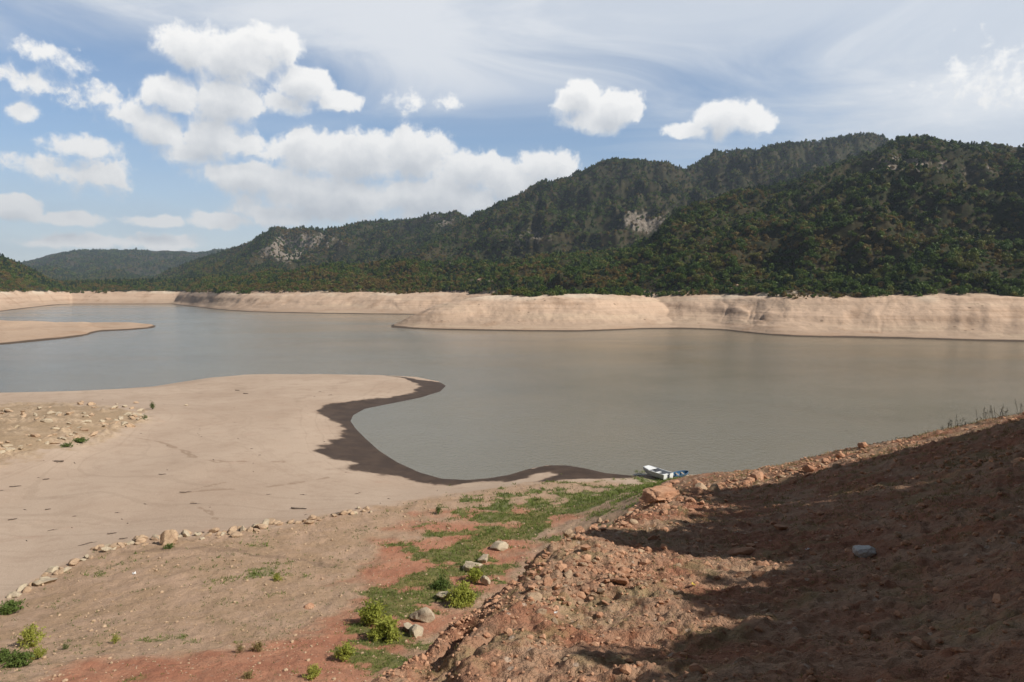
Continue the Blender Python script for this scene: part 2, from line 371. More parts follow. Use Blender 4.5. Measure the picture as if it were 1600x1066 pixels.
    sl = np.interp(x, [p[0] for p in LB_C], [slope_of(p[1]) for p in LB_C])
    zc = np.maximum(H + sl * (lw + 110), 0)
    zl = np.where(tl < 0, -8, np.where(tl < 1, zc * tl ** .9, zc))
    zl = np.where(x < 95, zl, -50)
    zl = np.where(tl > 1.0, np.where(x < 60, zl, zl - (tl - 1) * 20), zl)
    z = np.maximum(z, zl)
    z = layer(z, [(-900, lw.min() if False else 1000), (0, 960), (140, 1380)], [(-900, 1500, 330), (-300, 1450, 345), (-100, 1450, 372), (0, 1450, 400), (25, 1450, 410.5), (50, 1460, 421), (80, 1480, 437), (110, 1500, 446), (150, 1500, 453), (170, 1500, 470)], 22, .35, .9, .25, .006, 261)
    # promontory
    inp = (x > 600) & (x < 1150)
    pw_ = polys(PROM_W, x, 18) + nb * 2
    sp = np.interp(x, [p[0] for p in PROM_C], [slope_of(p[1]) for p in PROM_C])
    wpr = poly([(605, 22), (640, 38), (700, 62), (760, 85), (1200, 85)], x)
    tp = (Y - pw_) / wpr
    zc = np.maximum(H + sp * (pw_ + wpr), -3) * (1 - sstep(985, 1130, x)) - 4 * sstep(1040, 1130, x)
    zp = np.where(tp < 0, np.maximum(tp * 12, -8), np.where(tp < 1, zc * (0.75 * tp + .25 * tp * tp * (3 - 2 * tp)), zc - np.maximum(tp - 1.4, 0) * 14))
    zp = zp + sstep(.08, .3, tp) * np.minimum(zc / 10, 1) * (ns * .9 + nb * .8) * (1 - sstep(1.0, 1.3, tp) * .6)
    zp = zp + sstep(.1, .3, tp) * (1 - sstep(.8, 1.0, tp)) * np.clip(zc / 12, 0, 1) * (1.1 * np.tanh((tp - .58 + .16 * nb) / .04) + .8 * fbm(X * .03, Y * .03, 147, 4))
    zp = np.where(inp, zp, -50)
    kind = np.where((zp > z) & (zp > -5), 1, kind)
    z = np.maximum(z, zp)
    # island
    iw = polys(ISL_W, x, 10) + nb * 1.5
    wi = poly([(-700, 120), (0, 120), (100, 95), (150, 65), (200, 44), (235, 30), (246, 26)], x)
    si = np.interp(x, [p[0] for p in ISL_C], [slope_of(p[1]) for p in ISL_C])
    ti = (Y - iw) / wi
    zc = np.maximum(H + si * (iw + wi * .8), -3)
    zi = np.where(ti < 0, np.maximum(ti * 6, -8), np.where(ti < .8, zc * (ti / .8) ** .7, np.maximum(zc - np.abs(zc) * ((ti - .8) / .35) ** 2, -6)))
    zi = zi + sstep(.1, .4, ti) * (1 - sstep(.8, 1.1, ti)) * ns * .3
    zi = np.where(x < 247, zi, -50)
    kind = np.where((zi > z) & (zi > -6), 2, kind)
    z = np.maximum(z, zi)
    if detail:
        up = sstep(26, 60, z)
        z = z + up * (fbm(X * .012, Y * .012, 301, 5) * 6) + sstep(1, 6, z) * (1 - up) * (np.abs(fbm(X * .09, Y * .05, 311, 3)) * -.35 + fbm(X * .12, Y * .12, 321, 3) * .30 + .10 * np.sin(z * 3.3 + fbm(X * .01, Y * .01, 331, 2) * 2))
    return np.maximum(z, -8), kind

# ================================================================== MATERIALS
def mat_ground():
    m, nt, b, out = material('lakeside_soil')
    P = nt.n('ShaderNodeNewGeometry').outputs['Position']
    A = nt.n('ShaderNodeSeparateColor', None, {'Color': nt.n('ShaderNodeAttribute', {'attribute_name': 'kinds_a'}).outputs['Color']})
    B = nt.n('ShaderNodeSeparateColor', None, {'Color': nt.n('ShaderNodeAttribute', {'attribute_name': 'kinds_b'}).outputs['Color']})
    mud, red, grass = A.outputs[0], A.outputs[1], A.outputs[2]
    slope, inner, rock = B.outputs[0], B.outputs[1], B.outputs[2]
    big = nt.noise(P, .045, 4); mid = nt.noise(P, .35, 5, .6); fine = nt.noise(P, 2.6, 5, .65); vf = nt.noise(P, 11, 4, .7)
    # dry lake silt
    sand = nt.mix(nt.ss(big, .35, .68), (.50, .385, .295), (.43, .32, .24))
    sand = nt.mix(nt.m('MULTIPLY', nt.ss(mid, .45, .75), .55), sand, (.37, .265, .195))
    Z = nt.n('ShaderNodeSeparateXYZ', None, {'Vector': P}).outputs[2]
    band = nt.noise(nt.n('ShaderNodeCombineXYZ', None, {'X': nt.m('MULTIPLY', Z, 8.0), 'Y': nt.m('MULTIPLY', mid, .6), 'Z': 0.0}).outputs[0], 1.6, 3, .6)
    sand = nt.mix(nt.m('MULTIPLY', nt.ss(band, .54, .62), .26), sand, (.33, .245, .18))
    sand = nt.mix(nt.m('MULTIPLY', nt.ss(vf, .48, .70), .38), sand, (.26, .185, .13))
    sand = nt.mix(nt.m('MULTIPLY', nt.ss(fine, .55, .72), .30), sand, (.58, .46, .36))
    # field with thin dry weeds
    fld = nt.mix(nt.ss(mid, .35, .65), (.48, .325, .225), (.41, .275, .175))
    fld = nt.mix(nt.m('MULTIPLY', nt.ss(fine, .5, .7), .5), fld, (.29, .205, .115))
    redc = nt.mix(nt.ss(mid, .3, .7), (.50, .245, .150), (.41, .175, .105))
    redc = nt.mix(nt.m('MULTIPLY', nt.ss(fine, .55, .72), .5), redc, (.52, .32, .21))
    sl = nt.mix(nt.ss(mid, .38, .62), (.36, .165, .098), (.43, .275, .180))
    sl = nt.mix(nt.m('MULTIPLY', nt.ss(fine, .5, .68), .65), sl, (.25, .095, .05))
    dry = nt.ss(nt.noise(P, .6, 5, .7), .50, .66)
    sl = nt.mix(nt.m('MULTIPLY', dry, .55), sl, (.29, .24, .115))
    col = nt.mix(inner, sand, fld)
    redf = nt.ss(nt.m('ADD', red, nt.m('MULTIPLY', nt.m('SUBTRACT', nt.noise(P, .22, 6, .68), .5), 1.5)), .10, 1.0)
    col = nt.mix(redf, col, redc)
    col = nt.mix(slope, col, sl)
    rockc = nt.mix(nt.ss(fine, .35, .65), (.56, .43, .29), (.36, .25, .17))
    col = nt.mix(nt.m('MULTIPLY', rock, .9), col, rockc)
    gf = nt.ss(nt.m('ADD', grass, nt.m('MULTIPLY', nt.m('SUBTRACT', nt.noise(P, 1.1, 6, .72), .5), 1.7)), .42, .85)
    col = nt.mix(nt.m('MULTIPLY', gf, .82), col, nt.mix(nt.ss(mid, .4, .6), (.095, .14, .036), (.18, .185, .06)))
    Cc = nt.n('ShaderNodeSeparateColor', None, {'Color': nt.n('ShaderNodeAttribute', {'attribute_name': 'kinds_c'}).outputs['Color']})
    col = nt.mix(nt.m('MULTIPLY', nt.ss(nt.m('ADD', Cc.outputs[0], nt.m('MULTIPLY', nt.m('SUBTRACT', nt.noise(P, 1.3, 5, .7), .5), 1.2)), .35, .9), .6), col, (.27, .185, .125))
    earth = nt.mix(nt.ss(fine, .35, .65), (.40, .285, .175), (.29, .20, .12))
    col = nt.mix(nt.m('MULTIPLY', nt.ss(nt.m('ADD', Cc.outputs[1], nt.m('MULTIPLY', nt.m('SUBTRACT', nt.noise(P, .35, 6, .7), .5), 1.4)), .35, 1.0), nt.m('SUBTRACT', .85, nt.m('MULTIPLY', rock, .6))), col, earth)
    damp = nt.ss(nt.m('ADD', mud, nt.m('MULTIPLY', nt.m('SUBTRACT', nt.noise(P, .5, 6, .7), .5), .9)), .0, .75)
    col = nt.mix(nt.m('MULTIPLY', damp, .45), col, (.22, .155, .11))
    mf = nt.ss(nt.m('ADD', mud, nt.m('MULTIPLY', nt.m('SUBTRACT', nt.noise(P, .9, 6, .7), .5), 1.1)), .30, .85)
    mudc = nt.mix(nt.ss(mid, .35, .65), (.055, .034, .022), (.082, .052, .034))
    col = nt.mix(mf, col, mudc)
    # pebbles and clods: pale and dark flecks
    v = nt.voro(P, 3.2); vr = nt.n('ShaderNodeSeparateColor', None, {'Color': nt.voro(P, 3.2, out='Color')}).outputs[0]
    fleck = nt.m('MULTIPLY', nt.m('MULTIPLY', nt.ss(v, .22, .12), nt.ss(vr, .70, .76)), nt.m('MULTIPLY', nt.m('SUBTRACT', 1.0, mf), nt.m('ADD', .35, nt.m('MULTIPLY', nt.m('ADD', slope, inner), .5))))
    col = nt.mix(fleck, col, (.55, .42, .32))
    dark = nt.m('MULTIPLY', nt.ss(vf, .56, .70), nt.m('ADD', .12, nt.m('MULTIPLY', nt.m('ADD', slope, inner), .42)))
    col = nt.mix(dark, col, (.11, .07, .04))
    nt.L(col, b.inputs['Base Color'])
    nt.set(b.inputs['Roughness'], nt.lin(mf, 0, 1, .95, .55))
    nt.set(b.inputs['Specular IOR Level'], nt.lin(mf, 0, 1, .15, .12))
    h = nt.m('ADD', nt.m('MULTIPLY', fine, .6), nt.m('MULTIPLY', vf, .35))
    amp = nt.m('ADD', .22, nt.m('MULTIPLY', nt.m('ADD', slope, nt.m('MULTIPLY', inner, .7)), .75))
    bump(nt, b, nt.m('MULTIPLY', h, amp), .9, .35)
    return m

def mat_hills():
    m, nt, b, out = material('bank_clay_and_forest_floor')
    P = nt.n('ShaderNodeNewGeometry').outputs['Position']
    X = nt.n('ShaderNodeSeparateXYZ', None, {'Vector': P})
    Z = X.outputs[2]
    big = nt.noise(P, .009, 4); mid = nt.noise(P, .05, 5, .6); fine = nt.noise(P, .35, 5, .65)
    strata = nt.noise(nt.n('ShaderNodeCombineXYZ', None, {'X': nt.m('MULTIPLY', X.outputs[0], .006), 'Y': nt.m('MULTIPLY', X.outputs[1], .006), 'Z': nt.m('MULTIPLY', Z, .32)}).outputs[0], 1.0, 5, .65)
    fineband = nt.noise(nt.n('ShaderNodeCombineXYZ', None, {'X': nt.m('MULTIPLY', X.outputs[0], .012), 'Y': nt.m('MULTIPLY', X.outputs[1], .012), 'Z': nt.m('MULTIPLY', Z, 1.25)}).outputs[0], 1.0, 4, .7)
    bank = nt.mix(nt.ss(nt.m('ADD', Z, nt.m('MULTIPLY', big, 14.0)), 4, 22), (.42, .305, .22), (.57, .41, .295))
    bank = nt.mix(nt.m('MULTIPLY', nt.ss(fineband, .50, .62), .24), bank, (.29, .19, .13))
    bank = nt.mix(nt.m('MULTIPLY', nt.ss(nt.m('ADD', strata, nt.m('MULTIPLY', nt.m('SUBTRACT', mid, .5), .25)), .52, .66), .55), bank, (.36, .235, .155))
    bank = nt.mix(nt.m('MULTIPLY', nt.ss(strata, .46, .36), .35), bank, (.60, .47, .33))
    bank = nt.mix(nt.m('MULTIPLY', nt.ss(mid, .52, .70), .55), bank, (.36, .235, .155))
    bank = nt.mix(nt.m('MULTIPLY', nt.ss(fine, .55, .75), .5), bank, (.27, .18, .12))
    bank = nt.mix(nt.m('MULTIPLY', nt.m('MULTIPLY', nt.ss(Z, 17, 21), nt.ss(nt.noise(P, .02, 3), .45, .6)), .7), bank, (.68, .57, .44))
    bank = nt.mix(nt.ss(nt.m('ADD', Z, nt.m('MULTIPLY', mid, .7)), 1.25, .85), bank, (.10, .072, .052))
    spk = nt.voro(P, .17); spr = nt.n('ShaderNodeSeparateColor', None, {'Color': nt.voro(P, .17, out='Color')}).outputs[0]
    bank = nt.mix(nt.m('MULTIPLY', nt.m('MULTIPLY', nt.ss(spk, .20, .10), nt.ss(spr, .62, .70)), nt.ss(mid, .42, .6)), bank, (.17, .115, .08))
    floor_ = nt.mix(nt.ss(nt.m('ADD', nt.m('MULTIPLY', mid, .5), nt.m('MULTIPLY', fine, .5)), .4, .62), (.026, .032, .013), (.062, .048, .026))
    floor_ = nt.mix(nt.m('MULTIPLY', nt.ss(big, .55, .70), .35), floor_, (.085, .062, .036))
    att = nt.n('ShaderNodeAttribute', {'attribute_name': 'bare_rock'}).outputs['Fac']
    rk = nt.ss(nt.m('ADD', nt.m('MULTIPLY', att, .45), nt.noise(P, .07, 5, .7)), .72, .86)
    floor_ = nt.mix(nt.m('MULTIPLY', rk, .75), floor_, nt.mix(nt.ss(fine, .4, .6), (.33, .28, .235), (.19, .155, .125)))
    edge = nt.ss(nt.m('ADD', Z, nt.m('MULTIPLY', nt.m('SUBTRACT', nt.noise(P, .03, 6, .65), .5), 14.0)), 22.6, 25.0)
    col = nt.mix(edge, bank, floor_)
    nt.L(col, b.inputs['Base Color'])
    b.inputs['Roughness'].default_value = .95; b.inputs['Specular IOR Level'].default_value = .1
    bump(nt, b, nt.m('ADD', nt.m('MULTIPLY', mid, .5), nt.m('MULTIPLY', fine, .6)), .7, 1.4)
    return m

def mat_water():
    m, nt, b, out = material('muddy_water')
    P = nt.n('ShaderNodeNewGeometry').outputs['Position']
    big = nt.noise(P, .006, 3)
    col = nt.mix(nt.ss(big, .35, .65), (.168, .150, .105), (.195, .172, .12))
    nt.L(col, b.inputs['Base Color'])
    b.inputs['IOR'].default_value = 1.33
    nt.L(nt.lin(nt.noise(nt.vm('MULTIPLY', P, (.5, 1.6, 1)), .011, 4, .6), .35, .65, .10, .20), b.inputs['Roughness'])
    map_ = nt.vm('MULTIPLY', P, (1.0, .55, 1.0))
    w1 = nt.noise(map_, 1.5, 5, .65); w2 = nt.noise(map_, .16, 3, .5); 
    calm = nt.lin(nt.noise(P, .012, 3), .35, .65, .55, 1.15)
    bump(nt, b, nt.m('MULTIPLY', nt.m('ADD', nt.m('MULTIPLY', w1, .45), nt.m('MULTIPLY', w2, .35)), calm), .5, .6)
    return m

def mat_leaf(name, c1, c2, trans=.25):
    m, nt, b, out = material(name)
    rnd = nt.n('ShaderNodeObjectInfo').outputs['Random']
    P = nt.n('ShaderNodeTexCoord').outputs['Object']
    n = nt.noise(P, .55, 2)
    f = nt.m('ADD', nt.m('MULTIPLY', rnd, .65), nt.m('MULTIPLY', nt.m('SUBTRACT', n, .3), .7), clamp=True)
    col = nt.mix(f, c1, c2)
    nt.L(col, b.inputs['Base Color'])
    b.inputs['Roughness'].default_value = .6; b.inputs['Specular IOR Level'].default_value = .2
    if trans:
        tr = nt.n('ShaderNodeBsdfTranslucent', None, {'Color': col})
        mx = nt.n('ShaderNodeMixShader', None, {0: trans})
        nt.L(b.outputs[0], mx.inputs[1]); nt.L(tr.outputs[0], mx.inputs[2]); nt.L(mx.outputs[0], out.inputs['Surface'])
    return m

def mat_rock(name, c1, c2, c3, scale=1.0):
    m, nt, b, out = material(name)
    P = nt.n('ShaderNodeTexCoord').outputs['Object']
    rnd = nt.n('ShaderNodeObjectInfo').outputs['Random']
    a = nt.noise(P, 1.6 * scale, 5, .65); f = nt.noise(P, 9 * scale, 5, .7)
    col = nt.mix(nt.ss(a, .35, .65), c1, c2)
    col = nt.mix(nt.m('MULTIPLY', rnd, .6), col, nt.mix(nt.ss(a, .4, .6), c2, c3))
    col = nt.mix(nt.m('MULTIPLY', nt.ss(f, .52, .7), .5), col, c3)
    nt.L(col, b.inputs['Base Color'])
    b.inputs['Roughness'].default_value = .92; b.inputs['Specular IOR Level'].default_value = .15
    bump(nt, b, nt.m('ADD', a, nt.m('MULTIPLY', f, .6)), .6, .12)
    return m
def mat_plain(name, c, rough=.6, metal=0.0, var=.15, scale=4.0):
    m, nt, b, out = material(name)
    P = nt.n('ShaderNodeTexCoord').outputs['Object']
    n = nt.noise(P, scale, 5, .65)
    nt.L(nt.mix(nt.ss(n, .35, .7), c, tuple(v * (1 - var * 2) for v in c)), b.inputs['Base Color'])
    b.inputs['Roughness'].default_value = rough; b.inputs['Metallic'].default_value = metal
    return m

M = {
 'ground': mat_ground(), 'hills': mat_hills(), 'water': mat_water(),
 'oak': mat_leaf('dark_green_leaves', (.042, .088, .011), (.115, .160, .024)),
 'olive': mat_leaf('olive_leaves', (.090, .112, .018), (.170, .165, .034)),
 'brown': mat_leaf('dry_brown_leaves', (.150, .100, .026), (.215, .155, .048)),
 'pine': mat_leaf('pine_needles', (.024, .050, .020), (.050, .080, .030), .1),
 'bush': mat_leaf('bright_green_leaves', (.32, .36, .06), (.46, .46, .11), .45),
 'dkbush': mat_leaf('weed_green_leaves', (.09, .145, .03), (.15, .195, .05), .3),
 'drybush': mat_leaf('dry_weed', (.24, .19, .08), (.30, .23, .10), .3),
 'grass': mat_leaf('short_grass', (.125, .185, .042), (.22, .245, .065), .3),
 'straw': mat_leaf('straw_grass', (.24, .20, .085), (.33, .27, .13), .3),
 'bark': mat_rock('bark', (.10, .075, .055), (.14, .105, .08), (.06, .045, .035), 2),
 'stalk': mat_plain('dark_stalks', (.06, .05, .03), .9),
 'drift': mat_plain('weathered_driftwood', (.14, .105, .08), .9),
 'redrock': mat_rock('reddish_stone', (.55, .33, .21), (.47, .25, .15), (.31, .15, .09)),
 'tanrock': mat_rock('tan_stone', (.52, .38, .25), (.46, .32, .21), (.30, .20, .14)),
 'palerock': mat_rock('cream_stone', (.56, .47, .33), (.48, .39, .28), (.30, .24, .18)),
 'greyrock': mat_rock('grey_stone', (.80, .79, .76), (.66, .65, .62), (.40, .39, .37), 3),
 'hull': mat_plain('white_hull_paint', (.78, .79, .78), .4, 0, .04),
 'hullside': mat_plain('grey_hull', (.42, .44, .48), .4, 0, .05),  # grey hull skin below the white deck, benches and gunwale
 'bluehull': mat_plain('blue_hull_paint', (.06, .16, .30), .45, 0, .1),
 'wood': mat_plain('pale_planks', (.46, .38, .28), .8),
 'dark': mat_plain('dark_fittings', (.03, .03, .035), .6),
 'yellow': mat_plain('yellow_plastic', (.62, .44, .08), .6),
 'white': mat_plain('white_scrap', (.75, .74, .72), .6),
}

# ================================================================== TERRAIN OBJECTS
def grid_faces(nr, nc):
    i = np.arange(nr * nc).reshape(nr, nc)
    return np.stack([i[:-1, :-1], i[:-1, 1:], i[1:, 1:], i[1:, :-1]], -1).reshape(-1, 4)
def split_objects(verts, faces, which, names, mat, attrs):
    for k, name in names.items():
        f = faces[which == k]
        if not len(f): continue
        used = np.zeros(len(verts), bool); used[f.ravel()] = True
        idx = np.cumsum(used) - 1
        me = new_mesh(name, verts[used], idx[f], mat, True)
        for an, av in attrs.items(): attr_color(me, an, av[used])
        o = link(name, me); tag(o, kind='structure')

# near land
th = np.r_[np.linspace(-math.pi, -.76, 90)[:-1], np.linspace(-.76, .76, 860), np.linspace(.76, math.pi, 110)[1:]]
rr = np.exp(np.r_[np.linspace(math.log(.7), math.log(4), 40)[:-1], np.linspace(math.log(4), math.log(235), 760)])
TT, RR = np.meshgrid(th, rr)
X = RR * np.sin(TT); Y = RR * np.cos(TT)
mk = masks(X, Y)
Zg = ground_z(X, Y, mk)
V = np.stack([X, Y, Zg], -1).reshape(-1, 3)
Fc = grid_faces(*X.shape)[:, ::-1]
rgbA = np.stack([mk['mud'], mk['red'], mk['grass'], np.ones_like(X)], -1).reshape(-1, 4)
rgbB = np.stack([mk['slope'], mk['inner'], mk['rock'], np.ones_like(X)], -1).reshape(-1, 4)
beach = ((mk['slope'] + mk['inner']) < .5).ravel()
wf = np.where(beach[Fc].sum(1) >= 3, 0, 1)
zmax = V[:, 2][Fc].max(1)
wf = np.where(zmax < -4, 9, wf)
split_objects(V, Fc, wf, {0: 'beach', 1: 'ground'}, M['ground'], {'kinds_a': rgbA, 'kinds_b': rgbB, 'kinds_c': np.stack([mk['track'], mk['outcrop'], mk['track'], np.ones_like(X)], -1).reshape(-1, 4)})

# far land
th = np.r_[np.linspace(-1.0, -.70, 60)[:-1], np.linspace(-.70, .70, 900), np.linspace(.70, 1.0, 60)[1:]]
rr = np.exp(np.r_[np.linspace(math.log(300), math.log(1300), 420)[:-1], np.linspace(math.log(1300), math.log(7500), 260)])
TT, RR = np.meshgrid(th, rr)
X = RR * np.sin(TT); Y = RR * np.cos(TT)
Zf, kd = far_z(X, Y)
xpix = CX + F * X / Y
ypix = px_of(X, Y, Zf)[1]
def spot(cx, cy, rx, ry): return np.exp(-(((xpix - cx) / rx) ** 2 + ((ypix - cy) / ry) ** 2))
bare = np.clip(spot(445, 395, 40, 16) + spot(690, 343, 28, 16) + .8 * spot(480, 378, 75, 20) + spot(1000, 345, 50, 22) + spot(715, 413, 30, 7) + spot(1400, 255, 50, 14) + .8 * spot(1340, 270, 14, 6) + spot(820, 370, 60, 22) * .7 + spot(1500, 262, 70, 12) * .6, 0, 1) * (Zf > 23)
V = np.stack([X, Y, Zf], -1).reshape(-1, 3)
Fc = grid_faces(*X.shape)[:, ::-1]
fz = V[:, 2][Fc].mean(1); fk = kd.ravel()[Fc].max(1)
wf = np.where(fk == 2, 2, np.where(fz < 23.3, 0, 1))
wf = np.where(V[:, 2][Fc].max(1) < -5, 9, wf)
barec = np.repeat(bare.reshape(-1, 1), 4, 1)
split_objects(V, Fc, wf, {0: 'shore', 1: 'hills', 2: 'island'}, M['hills'], {'bare_rock': barec})
FAR = (th, np.log(rr), Zf, bare)
def far_lookup(X, Y, field):
    t = np.arctan2(X, Y); l = np.log(np.sqrt(X * X + Y * Y))
    ti = np.clip(np.interp(t, th, np.arange(len(th))), 0, len(th) - 1.001)
    li = np.clip(np.interp(l, FAR[1], np.arange(len(FAR[1]))), 0, len(FAR[1]) - 1.001)
    i = li.astype(int); j = ti.astype(int); a = li - i; c = ti - j
    return (field[i, j] * (1 - a) * (1 - c) + field[i + 1, j] * a * (1 - c) + field[i, j + 1] * (1 - a) * c + field[i + 1, j + 1] * a * c)

# water
wv = [(-2600, 40, 0), (2600, 40, 0), (2600, 2600, 0), (-2600, 2600, 0)]
o = link('water', new_mesh('water', wv, [(0, 1, 2, 3)], M['water'])); tag(o, kind='structure')

# ================================================================== TREES
def quads(cent, size, rng, up=.0, stretch=1.0, nrm=None):
    n = len(cent)
    d = rng.normal(size=(n, 3))
    if nrm is not None: d = d * .5 + nrm
    d[:, 2] += up
    d /= np.linalg.norm(d, axis=1)[:, None]
    a = np.cross(d, rng.normal(size=(n, 3))); a /= np.linalg.norm(a, axis=1)[:, None]
    b = np.cross(d, a)
    s = (size * rng.uniform(.6, 1.3, n))[:, None]
    v = np.stack([cent - a * s * stretch, cent - b * s * .62, cent + a * s * stretch, cent + b * s * .62], 1)
    return v.reshape(-1, 3), np.arange(4 * n).reshape(n, 4)
def crown_broad(rng, n, R_, Hh, z0, leaf):
    k = rng.integers(6, 10)
    lob = np.c_[rng.normal(size=(k, 2)) * R_ * .42, rng.uniform(z0 + .1 * Hh, z0 + .8 * Hh, k)]
    lob[0] = (0, 0, z0 + .55 * Hh)
    lr = rng.uniform(.38, .62, k) * R_; lr[0] = R_ * .62
    i = rng.choice(k, n, p=lr ** 2 / (lr ** 2).sum())
    d = rng.normal(size=(n, 3)); d /= np.linalg.norm(d, axis=1)[:, None]
    rad = lr[i] * rng.uniform(.45, 1.05, n) ** .6
    c = lob[i] + d * rad[:, None] * np.array([1, 1, .85 * Hh / (2 * R_) + .35])
    c[:, 2] = np.maximum(c[:, 2], z0 * .6 + .1)
    return quads(c, leaf, rng, .15, 1.0, d)
def crown_pine(rng, n, R_, z0, z1, leaf):
    t = rng.uniform(0, 1, n) ** .8
    lay = np.round(t * 9) / 9 + rng.normal(size=n) * .015
    an = rng.uniform(0, 2 * math.pi, n)
    off = np.sin(an * 3 + lay * 23) * .25
    rad = R_ * (1.02 - lay) ** .5 * (.35 + .65 * np.minimum(lay * 2.4, 1)) * (rng.uniform(.15, 1, n) ** .6) * (.85 + off)
    c = np.c_[np.cos(an) * rad, np.sin(an) * rad, z0 + (z1 - z0) * lay - rad * .18]
    return quads(c, leaf, rng, .5, 1.25)
def trunk_mesh(rng, h, r, limbs=4, seg=6):
    V_, F_ = [], []
    def tube(p0, p1, r0, r1, bend):
        base = len(V_); K = 4
        for i in range(K + 1):
            t = i / K; p = p0 * (1 - t) + p1 * t + bend * math.sin(t * math.pi); rad = r0 * (1 - t) + r1 * t
            ax = (p1 - p0) / np.linalg.norm(p1 - p0)
            u = np.cross(ax, (1, .3, .2)); u /= np.linalg.norm(u); w = np.cross(ax, u)
            for j in range(seg):
                a = 2 * math.pi * j / seg
                V_.append(p + (u * math.cos(a) + w * math.sin(a)) * rad)
        for i in range(K):
            for j in range(seg):
                F_.append((base + i * seg + j, base + i * seg + (j + 1) % seg, base + (i + 1) * seg + (j + 1) % seg, base + (i + 1) * seg + j))
    tube(np.array([0, 0, -.4]), np.array([rng.normal() * .2, rng.normal() * .2, h]), r, r * .45, np.array([rng.normal() * .15, rng.normal() * .15, 0]))
    for k in range(limbs):
        a = rng.uniform(0, 2 * math.pi); z = h * rng.uniform(.5, .95)
        e = np.array([math.cos(a) * h * .45, math.sin(a) * h * .45, z + h * rng.uniform(.15, .5)])
        tube(np.array([0, 0, z]), e, r * .45, r * .12, np.array([0, 0, -.1]))
    return np.array(V_), np.array(F_)
def join(parts):
    vs, fs, n = [], [], 0
    for v, f in parts: vs.append(v); fs.append(np.asarray(f) + n); n += len(v)
    return np.concatenate(vs), np.concatenate(fs)

# ---- forest in the distance: one mass, plus the front trees one by one
protos = bpy.data.collections.new('forest_trees')
def forest_proto(name, crown, trunk, mat):
    me = new_mesh(name, *join([crown, trunk]), mat)
    me.materials.append(M['bark'])
    mi = np.zeros(len(me.polygons), np.int32); mi[len(crown[1]):] = 1
    me.polygons.foreach_set('material_index', mi)
    protos.objects.link(bpy.data.objects.new(name, me))
rngT = np.random.default_rng(5)
vi = 0
kinds_idx = {'oak': [], 'olive': [], 'brown': [], 'pine': []}
for kd_, cnt in (('oak', 4), ('olive', 3), ('brown', 3), ('pine', 3)):
    for q in range(cnt):
        nm = 'forest_tree_%s' % 'abcdefghijklmnop'[vi]
        if kd_ == 'pine':
            cr = crown_pine(rngT, 130, 3.4, 2.4, 9.0, .95)
            trk = trunk_mesh(rngT, 9, .2, 0, 4)
        else:
            hh = rngT.uniform(4.2, 5.6)
            cr = crown_broad(rngT, 150, 3.6, hh, .5, .85)
            trk = trunk_mesh(rngT, 2.4, .2, 2, 4)
        forest_proto(nm, cr, trk, M[kd_]); kinds_idx[kd_].append(vi); vi += 1

# candidates by area
NC = 720000
rng = np.random.default_rng(21)
r = np.sqrt(rng.uniform(330 ** 2, 3300 ** 2, NC)); t = rng.uniform(-.80, .80, NC)
farN = 60000; r = np.r_[r, np.sqrt(rng.uniform(3300 ** 2, 5400 ** 2, farN))]; t = np.r_[t, rng.uniform(-.80, -.15, farN)]
# more close by, fewer far off
nearN = 140000
r = np.r_[r, np.sqrt(rng.uniform(330 ** 2, 1150 ** 2, nearN))]; t = np.r_[t, rng.uniform(-.80, .80, nearN)]
X = r * np.sin(t); Y = r * np.cos(t)
z = far_lookup(X, Y, Zf); br = far_lookup(X, Y, bare)
# what the lakeside can see: running horizon per bearing, with slack
hor = np.maximum.accumulate((Zf - 6 - H) / np.exp(FAR[1])[:, None], axis=0)
vis = (z + 16 - H) / r >= far_lookup(X, Y, hor) - .002
dens = fbm(X * .010, Y * .010, 401, 4); clear = fbm(X * .028, Y * .028, 411, 4)
edge_n = fbm(X * .05, Y * .05, 421, 3)
keep = vis & (z > 22.6 + edge_n * 1.6 + 3.2 * fbm(X * .012, Y * .012, 425, 3)) & (rng.uniform(0, 1, len(r)) < np.clip(1.0 - br * .55 - sstep(.45, .95, clear) * .35 + dens * .1, .08, 1))
X, Y, z, r, br = X[keep], Y[keep], z[keep], r[keep], br[keep]
# spacing: one tree per cell
cell = np.where(r < 1150, 3.7, np.where(r < 2000, 4.3, np.where(r < 3300, 6.5, 11.0)))
key = np.floor(X / cell).astype(np.int64) * 100003 + np.floor(Y / cell).astype(np.int64) + (cell * 10).astype(np.int64) * 10 ** 10
_, first = np.unique(key, return_index=True)
clear = clear[keep][first]
X, Y, z, r, br = X[first], Y[first], z[first], r[first], br[first]
xp, yp = px_of(X, Y, z)
tint = 1.25 * fbm(X * .012, Y * .012, 431, 4) + .5 * fbm(X * .06, Y * .06, 441, 3)
alt = sstep(40, 140, z)
u = rng.uniform(0, 1, len(r))
brown_p = np.clip(.24 + tint * .6 - alt * .22 + br * .2 + sstep(.1, .6, clear) * .25 + .30 * np.exp(-((xp - 480) / 90) ** 2) * (r > 1900) + .16 * (xp < 780) * (z < 110) * (r < 1900), .02, .8)
pine_p = np.clip(.03 + alt * .20 - tint * .2 + sstep(1300, 1700, r) * .15, .02, .5)
olive_p = .34 + tint * .25 + .2 * (xp < 780) * (z < 110)
kk = np.where(u < brown_p, 2, np.where(u < brown_p + pine_p, 3, np.where(rng.uniform(0, 1, len(r)) < olive_p, 1, 0)))
scl = np.clip(np.exp(rng.normal(-.10, .30, len(r))), .45, 1.45) * np.where(r < 1150, .80, np.where(r < 2000, .92, np.where(r < 3300, 1.2, 2.0))) * np.where(kk == 2, .75, 1) * (1 - .5 * sstep(.15, .6, clear)) * np.where(kk == 3, .82, 1)
scl *= np.where(z < 30, .85, 1)
spin = rng.uniform(0, 6.283, len(r))
var = rng.integers(0, 3, len(r))
